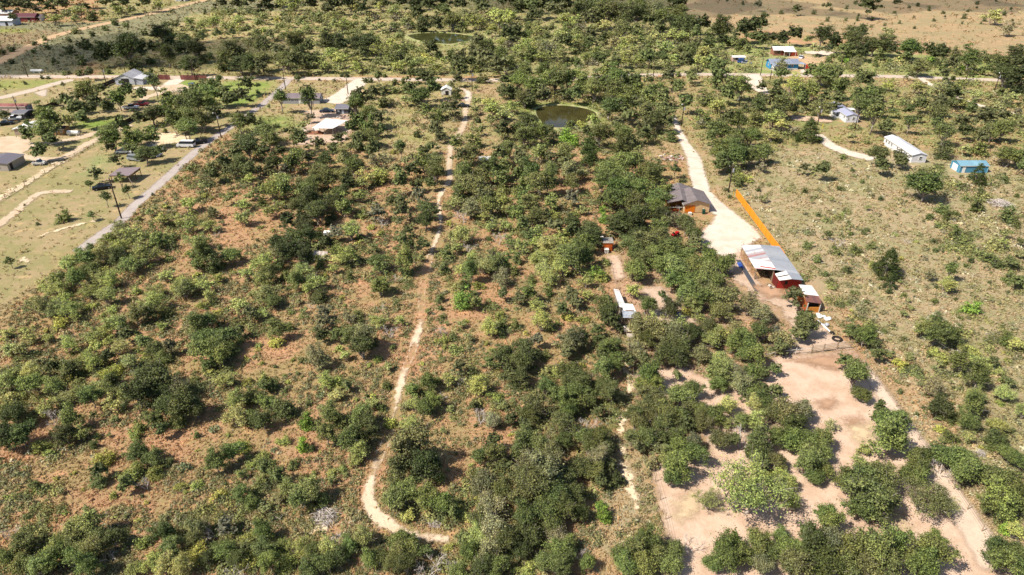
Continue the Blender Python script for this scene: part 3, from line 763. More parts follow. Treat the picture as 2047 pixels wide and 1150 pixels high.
PLANTS = '''
o 10 14 35,58 18 30,126 12 32,214 6 35,247 8 35,290 8 28,472 8 30,490 8 20,25 38 20,141 108 28,174 98 35,178 146 26,161 192 32
O 252 96 78,222 108 40,275 100 40,393 100 50,378 128 48,464 96 78,479 120 60,499 131 45,335 111 45,361 101 40,318 63 45
m 156 24 30,111 38 30,151 39 18,207 30 18,237 22 25,262 20 22,318 12 25,429 19 16,340 73 25,134 33 22,378 43 25,403 50 25,429 45 25,454 55 25,479 45 25,434 68 20,403 76 20,363 88 18,492 60 22,461 30 22,484 30 20,385 62 20,350 52 22
b 182 28 28,88 30 20,228 43 17,149 59 18,209 55 14,90 75 13,184 66 14,24 97 14,5 103 14,67 84 14,139 78 13,66 102 12,95 93 14,23 121 14,344 21 10,252 48 14,409 23 12,161 120 22,267 126 25,298 118 22,280 141 18,302 139 14,323 139 10,214 140 16,333 56 30,290 63 16,449 126 35,419 108 20,126 145 12,137 144 10,156 143 18,84 154 9,95 154 9,50 165 9
s 111 128 14,127 171 9,439 161 16
o 187 202 40,181 217 38,214 214 40,174 187 45,202 181 30,136 210 35,303 227 45,277 235 40,366 214 45,403 242 45,429 232 40,479 245 45,499 242 40,492 275 60,8 232 26,219 267 45,484 194 35,492 172 36
g 428 172 28,237 199 40,255 187 30,282 189 28,419 192 45,449 192 35,391 189 35,340 209 40,388 212 50,416 209 45,459 207 35,325 222 40,371 235 50,373 257 50,350 247 40,151 224 35,164 240 35,91 237 45,108 247 40,88 265 50,242 257 35,272 267 45,298 275 40,222 282 45,265 285 40,101 282 34,55 272 32
m 108 204 18,141 242 30,355 226 30
b 161 164 22,255 168 14,330 189 22,386 177 25,406 164 25,368 180 20,50 245 25,330 260 13,372 178 16
s 310 176 26
d 351 182 22
O 532 15 40,668 10 35,726 23 28,830 16 35,858 20 35,800 8 35,1014 73 40,673 83 60,653 88 45,714 83 55,734 88 45,729 108 25,865 98 32,620 8 34,700 10 32,760 6 34,880 8 34,920 6 36,960 6 36,590 4 30
o 905 40 45,873 48 30,966 20 35,590 86 50,613 93 35,557 101 40,525 93 45,522 118 50,598 113 45,620 124 40,570 124 45,588 131 40,522 136 40,923 108 30,956 88 35,974 93 45,948 111 40,913 126 35,921 141 35,916 159 28,971 121 40,1004 113 50,1014 126 45,991 134 40,840 151 30,860 156 25,847 159 35,560 118 36
b 845 48 35,822 49 20,787 52 22,747 28 22,752 81 35,779 108 35,802 111 40,820 119 25,807 101 18,807 96 20,825 93 18,779 73 6,878 106 25,905 108 30,963 154 25,769 149 12,731 158 15,741 159 12,789 161 18,807 161 18,683 149 10,694 149 12,638 158 7,668 159 9,671 174 5,595 160 8
m 562 8 30,588 15 28,633 34 24,663 33 30,704 15 30,789 23 28,764 8 30,885 15 25,807 50 20,928 48 30,953 43 35,991 30 35,1001 43 30,986 60 28,525 38 25,517 50 22,560 54 25,575 45 22,600 48 20,613 55 28,653 53 20,668 53 25,689 53 28,706 50 22,734 48 24,764 52 22,540 71 25,565 73 22,595 68 20,527 83 20,726 60 25,638 124 30,653 134 28,661 111 28,683 121 35,689 108 25,711 124 32,714 134 28,676 136 24,719 108 25,754 129 20,772 129 25,797 134 28,837 126 30,860 126 28,815 129 25,860 141 20,875 136 28,640 62 22,705 68 20,770 66 20
n 931 25 55,1011 15 55
s 595 161 15,758 160 18
y 620 146 15,850 112 18,885 120 18
o 769 204 22,749 192 35,719 207 40,711 214 45,739 232 45,754 240 35,739 272 45,527 267 50,542 280 45,676 280 30,905 219 40,865 237 18,870 260 35,880 272 28,956 245 18,1004 262 40,1014 161 35,1014 192 35,1004 182 30,552 255 18
g 840 189 50,865 182 35,719 250 35,734 255 40,762 260 25,704 260 30,714 280 35,885 217 30,820 187 35
b 807 177 20,789 177 22,769 178 22,744 174 16,714 188 17,736 187 25,764 204 22,573 257 14,514 182 10,875 227 30,852 212 25,832 265 20,910 277 28,951 280 36,913 187 25
m 812 202 25,830 204 25,605 255 25,595 270 25,517 245 25,847 230 16,900 174 22,953 204 22,979 209 30,951 177 12,951 222 20,986 222 35,1006 227 35,979 242 25,1025 215 30,960 262 22
s 562 203 30,620 209 34,538 214 8,827 245 8
n 620 237 22
o 1037 18 40,1082 15 40,1107 23 40,1132 15 40,1160 20 45,1185 15 45,1201 33 50,1180 40 40,1226 30 50,1251 38 45,1276 30 50,1243 15 55,1276 13 50,1299 43 40,1327 33 50,1359 30 45
O 1352 50 45,1375 55 50,1407 48 40,1390 53 30,1443 58 50,1486 66 40,1503 63 40,1523 48 35,1032 71 30,1060 5 40,1110 4 40,1160 3 40,1210 4 40,1010 4 36
a 1309 15 55,1516 11 20
g 1059 20 35,1438 68 25
m 1074 53 20,1150 43 30,1130 38 28,1087 87 20,1445 111 16,1475 134 12
b 1420 71 30,1482 47 20,1528 71 25,1057 57 25,1332 88 18,1218 106 15,1425 88 15,1473 96 13
o 1206 83 25,1243 66 50,1180 71 35,1370 93 55,1390 98 25,1370 126 35,1049 141 45,1087 139 45,1049 192 50,1125 187 25,1085 189 40
g 1231 131 28,1039 161 50,1067 171 50,1095 161 40,1112 166 45,1130 161 40,1165 174 45,1185 182 45,1201 161 40,1231 164 45,1251 161 35,1269 166 35,1276 182 40,1301 187 45,1324 197 35,1246 209 50,1296 207 40,1238 222 35,1322 219 35,1334 227 35,1259 232 35,1221 219 45,1150 190 35
m 1150 151 30,1196 113 20,1175 108 12,1322 172 30
o 1226 187 45,1251 187 45,1271 207 40,1291 230 50,1312 242 45,1332 247 35,1291 252 40,1299 161 22,1173 267 25,1201 272 50,1233 255 35,1241 270 50,1259 280 30,1082 267 45,1100 262 25,1049 272 45,1032 194 30,1060 205 30
O 1057 235 60,1039 252 55
b 1344 272 25,1356 146 16,1140 243 22
v 1130 267 34,1148 282 24
y 1163 245 25,1188 235 22
g 1354 174 32,1430 136 38,1433 161 38,1478 177 48,1372 207 38,1440 267 45,1473 272 45,1422 280 30,1503 272 45
s 1382 151 20
m 1453 144 20,1433 214 32,1337 143 14
n 1402 247 22
o 1523 174 22,1513 217 50,1523 202 40,1475 242 45,1453 245 35,1508 252 50,1490 228 30
O 1589 73 35,1564 81 35,1544 78 25,1647 71 50,1667 88 35,1705 71 48,1720 68 35,1748 86 55,2005 119 55,2030 113 45,2043 131 40,2015 151 50,2035 156 40,2025 166 40,2000 141 30
o 1735 16 40,1591 21 18,1655 13 12,1793 5 18,1707 86 45,1771 88 45,1841 129 45,1821 151 20,1887 151 28,1889 164 18
m 1629 101 25,1614 81 18,1776 73 25,1987 32 38
G 1821 92 60
g 1940 115 52
n 2015 59 28
b 1763 106 30,1876 93 35,1907 154 14,1918 142 18,1944 149 10,1917 165 22,2002 182 20,1723 151 20,1876 128 14,1960 140 18
n 1710 129 28,1561 131 28,2043 174 25
g 1561 151 25,1644 151 50,1622 149 35,1670 149 35,1624 182 40,1551 174 25,1657 161 35,1677 177 40,1600 187 40,1730 166 35,1733 187 45,1750 187 30,1713 197 35,1677 199 30,1650 194 30
m 1586 174 45,1566 252 35,1546 242 40,1544 272 30,1776 170 26,1836 177 30
o 1720 217 45,1753 214 40,1743 202 40,1644 214 45,1667 217 25,1566 214 50,1551 199 40,1584 219 30,1551 227 35
n 1586 262 22,1882 188 45,2035 222 18
j 1619 258 42
o 1899 197 40,1874 214 40,1876 230 45,1836 237 18,1771 255 40,1975 227 30,2003 235 32,1965 242 40,1922 245 35,1889 267 50,1929 262 35,1985 260 50,2005 262 45,1965 275 40
s 1745 245 32,1818 250 25
g 1816 219 30,1786 224 22
m 1700 276 22,1952 189 28,2023 199 25,1975 192 16,2040 247 18,1919 187 20,1791 187 15,1778 209 20,1803 202 14,1831 199 18
b 1735 282 14,2040 262 16
g 78 303 38,316 306 30,265 301 26
o 219 295 22,231 323 28,195 353 26,288 305 48,472 305 40,497 300 50,449 328 40,479 325 45,426 350 38,454 343 35,497 340 40
s 240 362 20,255 383 20,212 398 24,184 431 16,21 526 18,178 369 16
b 126 429 34,74 446 11,305 388 8,386 329 12
m 424 313 22,502 363 30,502 391 25,378 411 35,353 358 14,280 415 10,313 419 14,328 439 40,383 451 40,416 451 35,356 441 30,487 411 30,487 436 40,456 401 25,245 464 50,217 477 30,277 477 55,242 497 50,207 507 50,285 509 60,260 532 50,139 535 45,119 562 40,197 557 45,86 572 30,222 562 45,398 482 50,333 552 35,366 570 50,404 562 35,436 557 30,497 550 35
y 277 436 16,205 537 36,335 512 30,375 505 20,150 610 20
o 424 426 25,240 517 50
b 182 492 25,335 472 35,429 525 50,393 497 25
g 315 482 40,171 517 50,177 542 50,154 562 45,409 514 55,459 507 50,393 525 40
d 431 469 18,340 421 14
o 527 305 40,560 305 30,537 338 25,615 320 40,648 318 45,638 338 50,653 356 50,628 363 45,709 333 50,686 348 45,668 305 35,719 298 35,517 340 22
a 689 315 55,570 340 26
g 593 310 45,585 328 40,747 305 35,802 371 38,847 328 40,860 368 30,545 383 45,608 378 45
n 752 323 40,774 323 35
m 792 338 25,729 358 40,721 366 35,802 351 25,812 325 25,562 363 40,547 419 40,719 391 35
y 757 351 50,999 383 35,724 424 36
o 835 373 25,847 305 30,870 328 45,870 348 45,921 315 35,926 371 50,951 373 55,961 348 50,966 396 40,941 305 50,928 348 50
s 800 298 26
g 984 343 45,1009 335 40,1004 358 40,999 313 35
b 918 391 35,522 401 25,663 429 28,656 441 22
m 913 409 40,1009 401 35,1014 421 35,971 436 30,984 454 30,1011 451 30
a 941 416 50
d 926 431 38,762 444 30,936 494 34,999 477 33,792 557 24
y 900 446 20
O 527 386 30,620 401 55,598 416 45,638 416 60,668 403 50,681 386 45,605 434 40,633 431 50
g 686 416 40,570 383 40
O 608 454 45,588 472 60,618 472 45,560 492 50,595 494 55,575 509 55,613 522 50
b 636 469 25,638 525 30,573 547 35,903 467 22
n 552 512 40
m 527 525 50,605 542 50,623 562 45,527 565 45,638 567 40
o 537 545 50
g 593 562 45
a 754 426 40,837 398 35
o 800 406 40,802 429 40,784 401 30,850 416 50,865 426 35
O 850 441 48
m 704 464 50,683 454 18,749 499 25,694 514 50,668 537 32,673 519 30,759 535 40,842 517 20,792 499 20
b 721 472 25,709 514 25,699 550 24,810 537 40,873 530 10,979 477 15
y 714 484 22,762 467 18
o 815 464 26
g 805 484 35,822 489 25,845 492 35,754 522 42,812 525 50,759 572 45
m 926 467 55,913 497 35,966 530 50,921 542 35
b 893 504 40
g 941 547 45,1006 527 40
o 984 517 40,991 532 45
n 1004 557 45
y 956 570 25
o 1037 315 40,1049 330 40,1100 318 35,1130 310 45,1132 323 40,1243 300 60,1074 371 60,1143 366 45
g 1079 305 40,1037 353 35,1064 353 50,1052 371 40,1095 366 50,1211 343 60,1238 333 60,1266 328 50,1231 356 60,1259 366 60,1206 366 45,1276 383 50,1221 396 50,1324 381 40,1309 403 50,1329 396 35,1309 419 42
G 1180 305 40,1180 325 45,1233 378 60,1243 401 60
a 1137 345 50
n 1165 348 30
o 1291 343 60,1306 358 50,1314 340 40,1264 411 50
b 1301 386 35
s 1349 343 20,1201 403 20
o 1364 365 22
g 1049 396 40,1037 429 40,1102 403 40
o 1062 414 45,1072 431 50,1090 436 35
y 1034 386 30,1110 432 30,1150 425 26
m 1165 421 25,1074 467 40,1042 492 40
v 1206 436 24,1204 418 18
O 1143 446 45,1143 462 40,1180 454 50,1165 472 35,1188 477 45
g 1175 492 40
O 1276 431 60,1243 441 60,1233 459 45,1269 446 55,1322 431 50,1276 472 55
o 1319 462 55,1372 451 50,1385 467 50,1387 484 45,1259 489 50,1291 489 55,1322 479 50,1271 507 50,1286 517 50
n 1352 441 40
b 1357 487 35
g 1334 499 50,1349 509 50,1306 507 45,1271 537 60,1322 530 50,1349 535 60,1377 512 45,1390 532 55,1417 522 50,1415 545 55,1443 532 45,1377 557 55,1347 560 50,1430 562 50,1402 570 50
s 1458 525 32
g 1044 451 35,1057 472 35,1130 507 50,1155 502 45,1145 525 55,1168 517 45
m 1069 487 30,1090 492 45,1107 489 35,1125 489 35,1100 512 55,1074 522 50,1120 537 50,1087 542 50,1100 557 45,1173 562 40
v 1190 542 36
y 1201 552 35,1211 522 25
b 1034 517 30,1029 542 25,1062 557 25
g 1440 303 50,1453 300 45,1473 313 55,1498 308 55,1523 305 50,1443 323 35,1440 333 30
n 1523 335 25
b 1470 335 30,1468 351 25,1478 363 25,1516 378 12,1453 378 10,1458 392 10
y 1486 353 30
m 1526 396 22
o 1607 338 24,1644 340 42,1763 330 45,1803 325 30,1796 313 35
o 1758 310 48
G 1854 368 78
b 1889 298 45,2010 357 20,1965 382 28,1957 408 36,2034 390 14,1923 352 10,1859 431 20,1887 416 28,1894 431 25,1912 427 16,1876 449 16,1912 451 18,1909 464 30,1929 482 38,2015 431 38,2030 441 30
m 1929 301 25,2010 469 25,2005 489 28,1960 507 22,2040 509 25
g 2015 310 50,2038 315 40,2043 338 25
j 1956 345 27,1960 360 22
b 1962 293 40,1982 514 30,1995 525 30,1940 518 18,1710 497 30,1743 487 26,1675 502 22,1634 517 24,1614 487 25,1695 536 27,1652 547 16,1760 396 12,1735 460 12,1697 444 10,1866 483 12,1871 499 14,1899 492 14,2023 552 40
o 2040 484 22,1655 472 20
g 2020 525 32,2035 565 35
d 1677 482 30,1813 482 18
j 1778 524 58,1781 566 24
y 1748 530 26,1832 483 12
a 1861 550 30
m 1894 570 45
s 1899 543 34
m 113 575 50,83 615 50,108 615 55,141 620 45,177 583 45,217 593 50,58 673 40,96 676 28,15 666 30,18 696 40,45 701 35,76 726 25,141 689 45,187 671 45,209 663 45,232 653 45,242 641 40,285 615 45,313 605 50,219 683 40,240 696 45,192 696 40,171 714 45,187 726 45,262 726 45,63 747 55,25 752 55,15 772 45,108 779 45,131 792 45,161 787 45,209 782 45
y 121 600 60,182 610 30,222 615 35,121 643 40,45 658 30,290 711 35,219 741 55
o 272 631 50,300 628 40,252 671 45,308 696 50,136 734 55,111 741 40,214 714 40
b 328 618 45,323 711 45,156 741 40,219 757 45,124 802 35
a 340 696 40
g 290 686 40
O 298 762 95,308 747 80,277 792 70,323 784 55,366 810 80,335 815 60,391 817 55,30 832 60
n 361 784 55
b 353 832 50,50 842 40,184 827 22
g 68 769 55,182 797 50,310 837 50,20 817 60,141 842 50
m 227 810 40,18 797 40,93 817 40,230 837 20
y 277 850 40
d 108 832 45
g 396 648 55,416 641 45,404 676 60,449 676 60,479 663 35,416 701 65,441 711 50,414 726 40
b 459 696 45,391 757 18,424 603 25
m 419 595 30,368 583 45,409 575 40,310 580 45,479 615 40,504 590 25,451 759 45,474 805 50,472 832 55
y 419 742 35,272 580 28,434 623 28,494 762 30
o 499 630 40
b 502 789 45,502 837 40
c 429 789 22,427 858 24,368 933 34,643 790 22,548 899 18
m 532 585 55,618 578 35,527 630 30,608 620 20
g 545 598 45,762 575 40
b 638 585 45,714 628 25,719 638 25,884 632 18,878 593 30,573 651 28,550 731 12,595 744 15
a 646 625 38,646 648 45,721 671 75
O 643 671 42,724 696 60
g 673 671 35
o 704 676 60
b 744 683 30,653 657 16
n 699 638 30,633 719 55,646 726 40
m 759 643 45,800 641 32,691 711 30
d 779 663 40,764 615 20,620 612 18
y 676 696 22,754 716 25,552 681 38,517 689 18
g 555 661 50,694 772 32,527 774 35
b 605 719 22,545 767 35,570 779 15
y 673 762 48,527 757 40,734 847 20
m 653 767 45,673 789 35,774 734 24,744 805 40,719 817 22
b 773 767 30,762 812 25,734 790 14
g 537 805 45,661 832 50,724 835 55
b 562 815 55,583 820 40,678 837 45
O 525 840 50,734 847 60
v 610 842 38
y 782 845 35
v 926 598 52
g 951 603 40,931 580 30
m 855 623 16,979 658 45,938 676 25,923 648 25
y 1001 628 35,885 678 30,913 696 40
b 999 646 40,905 671 25,870 757 30
d 885 663 32,921 762 25,961 832 50,885 792 22
o 918 736 35,1006 711 65,1016 742 40,1016 757 40
b 943 742 30
m 898 762 35,958 772 50,830 810 45,812 810 25,900 818 20,817 850 50,1006 812 25
g 979 726 30,825 779 40,855 764 45,865 805 45,852 812 45
y 991 789 40
o 946 812 25
n 984 845 45
o 1037 595 40,1143 590 45,1150 603 40,1211 603 50,1047 696 55,1044 721 65,1039 752 55,1069 711 40,1165 678 45,1216 701 55,1233 696 35,1201 711 40
g 1059 590 40,1125 620 35,1193 663 32,1196 681 30
m 1074 610 40,1173 590 30,1082 646 50
b 1097 583 28,1100 653 30,1029 648 25,1090 706 30
y 1135 630 35,1168 636 28,1112 744 35
O 1216 628 55,1223 646 45
a 1145 681 65,1125 678 40,1074 681 40
o 1135 706 40,1143 744 60,1155 764 60,1135 764 50,1206 769 60,1218 787 55,1233 792 35,1069 812 65,1057 827 50
g 1206 742 55,1226 731 45,1092 772 45,1125 802 60,1150 789 50,1160 812 40,1137 822 50,1180 797 45
o 1122 845 55,1049 850 40
d 1165 855 45,1190 847 30
a 1276 658 60,1314 666 60,1349 671 65
m 1301 646 60
o 1291 676 50,1339 689 65,1362 696 55,1256 721 45,1286 721 40
O 1327 711 55,1352 716 55
n 1274 681 45,1271 706 50
g 1296 615 45
s 1324 593 22
m 1266 583 40
g 1372 590 55,1385 608 45,1400 600 55
y 1372 620 30
o 1428 595 60,1410 585 45,1453 600 60,1440 625 50,1417 653 50
m 1359 648 40,1397 636 35,1433 663 50,1420 678 50
n 1498 613 55,1523 628 55
a 1470 663 50,1478 772 50
g 1491 678 55,1465 691 45,1491 704 50,1511 711 50,1503 744 50,1508 777 50,1526 807 50
o 1518 666 50,1526 747 45,1491 792 30,1526 782 40
m 1438 719 45,1453 729 35,1453 815 45,1508 812 45,1511 845 50,1448 842 45
g 1433 744 55,1435 769 45,1483 842 45
n 1478 752 50
g 1296 752 60,1309 767 50,1286 767 45,1354 752 25,1382 777 55,1359 792 65
o 1296 792 55,1311 802 55,1291 810 50,1327 822 60,1296 825 50,1266 830 50,1274 847 55,1327 845 60,1357 832 55,1377 815 50,1370 850 45,1402 822 55,1402 847 50
g 1428 830 55
o 1586 595 45,1609 653 62,1612 636 45,1599 671 45,1559 694 45
a 1564 676 55,1549 663 40
n 1541 633 22
g 1700 663 35,1718 666 50,1730 678 45,1743 691 35,1755 711 38,1849 656 48,1874 653 50,1871 673 55,1902 671 45
y 1869 701 35,1889 716 35,1944 696 45,1962 719 50,1997 744 25,1801 724 35
d 1919 706 38
g 1914 724 50,1955 759 55,2015 764 30
o 1987 724 30
m 2008 787 45,2030 689 35,1821 615 16,1808 628 20
b 2013 678 35,2015 666 25,1871 598 22,1807 588 16,1705 583 14,1801 782 16,1779 580 18
v 1946 611 40
o 1708 755 68
g 1725 787 45,1690 728 38
n 1866 779 45
O 1879 812 60
b 1897 825 45
m 1950 792 45,1997 850 45
g 1945 812 60,1940 840 55
g 1758 815 35,1778 842 70,1798 842 45,1757 835 40
g 1546 742 30,1554 784 35
o 1549 822 65,1586 845 65
a 1576 822 75,1604 822 55
n 1662 850 35
y 1881 855 30
O 15 875 70,131 868 55
g 43 873 60,161 868 40,199 943 40,277 905 50,252 971 40,323 863 40
y 81 888 45,96 903 30,209 915 45,262 943 55,310 941 45,227 989 25,267 868 35,484 888 45,358 971 30,393 966 35,502 928 30,439 986 35
b 187 888 25,197 958 45,333 923 30,68 966 30,391 868 20
o 303 913 50
d 290 968 38
G 434 925 55
g 467 905 50,479 986 50
b 499 1001 45
g 177 1052 70,151 1074 70,113 1094 65,151 1112 55,101 1120 60,45 1087 60,15 1115 50,180 1137 55,45 1132 55,76 1137 50
o 197 1069 50,182 1102 60
O 227 1077 60
d 23 1067 40,217 1112 35
y 247 1099 20,285 1082 40,391 1107 50,494 1074 45,499 1120 45
G 328 1067 60
a 393 1052 60,451 1052 45
d 429 1062 50,469 1140 50
m 313 1122 55,328 1132 50,366 1137 50
g 340 1094 50,449 1099 60,267 1135 45
O 416 1112 50,479 1117 50
y 537 923 30,522 910 45
g 527 936 40,552 953 40,653 868 55
v 605 890 35
b 620 895 25,643 996 45
o 699 880 70
O 726 873 55
m 719 905 45,663 961 25
g 575 978 50,600 996 60,620 986 60
n 557 996 35
a 822 895 105
O 850 930 88
o 800 935 70
g 789 996 70,810 991 55,789 981 40,852 1001 60,885 1011 50
y 910 1006 40,928 1029 30,878 953 35,792 946 35
g 905 1024 35
m 815 1031 35
g 961 915 45
o 991 910 60,986 890 45,1006 936 45,1004 978 60,958 1036 60
a 966 961 70,979 1016 75,991 1057 80
m 953 1074 60
O 1011 1087 70
g 936 1102 55
a 979 1099 70
o 966 1132 70,996 1132 60
g 527 1064 50,525 1097 55,537 1125 60
y 562 1087 50,573 1122 55
m 600 1092 45,658 1102 50,694 1107 30,726 1079 50
o 625 1102 50
O 673 1117 50,759 1112 50
g 653 1127 50,618 1140 45,802 1082 55,739 1122 45
o 820 1092 60,794 1102 50,784 1125 50
O 810 1127 60
g 850 1102 40
d 870 1120 50,852 1140 50,898 1132 35
y 898 1092 30
g 926 1077 35,915 1145 50
o 1049 880 60,1079 885 60,1039 903 50,1201 875 60,1180 893 55,1213 900 45,1165 936 55,1221 931 40,1190 943 55,1201 966 40
G 1125 880 45,1107 898 40
g 1170 875 50
a 1195 918 60
O 1233 956 35
a 1062 926 80,1100 921 80,1095 953 90
o 1049 956 80,1132 946 60,1125 973 70,1069 981 85,1039 1001 60,1125 1021 70,1090 1024 75,1100 1047 60
O 1107 991 85,1150 991 60,1057 1067 70,1039 1100 60
g 1160 1024 45,1052 1037 75,1137 1087 45
n 1112 1069 65
g 1120 1100 70,1095 1125 60,1125 1132 60
y 1054 1140 50
d 1160 1110 40
g 1175 1125 45
v 1201 1009 28,1207 1026 38
o 1264 875 50,1291 880 55,1276 893 45,1319 875 55,1314 898 45,1352 875 50
n 1299 926 40
g 1337 915 45
G 1387 908 60
g 1352 936 70,1342 956 50
o 1440 880 60,1465 883 45,1516 885 65,1511 908 60,1523 926 45
d 1483 880 60
y 1528 941 35
M 1490 985 185,1415 1000 75
g 1291 1087 60,1266 1100 60,1314 1102 60,1286 1120 70,1241 1110 60,1251 1132 60,1349 1102 50,1344 1127 60
d 1380 1090 50
G 1463 1090 75
g 1453 1115 80,1478 1107 70,1428 1127 50,1518 1087 60,1511 1112 50
a 1523 1137 60
g 1551 875 50,1586 875 65,1619 880 65,1644 880 55,1624 913 75,1644 905 50,1612 931 60,1647 936 50,1632 956 45
y 1559 948 55
m 1574 966 50,1551 978 60,1579 1001 50
g 1781 878 88
m 1728 898 38,1720 926 40
g 1839 912 58,1834 935 62,1813 948 55,1834 956 45
g 1892 910 70,1922 923 70,1919 948 55
b 1902 870 40,1987 873 50,2005 880 35
d 1885 935 60
r 1960 905 26
g 2020 905 50,2035 923 45,2003 956 75,2028 981 80,2003 1001 85,1985 1011 60,2038 1016 50,2010 1034 45
m 2028 1062 45
v 2015 1054 38
g 1713 966 85,1692 966 60,1718 1016 70
o 1743 968 90,1763 961 80,1738 1001 105,1768 1001 80
M 1855 1000 125,1889 1011 70
g 1649 1031 55,1657 1047 60,1609 1062 35,1561 1074 45
g 1551 1102 55,1574 1100 60
O 1624 1092 90,1649 1125 100
o 1599 1107 70,1700 1100 90,1725 1125 90,1687 1137 80,1586 1135 80,1776 1132 70
a 1662 1087 85
g 1750 1087 80,1743 1112 80,1788 1087 70,1808 1112 55
g 1858 1105 88,1845 1136 85,1868 1082 58
g 1990 1102 60,2003 1125 70,2028 1112 60,2038 1142 60
r 650 1030 58,672 1075 28,2000 405 44,870 1045 30
'''
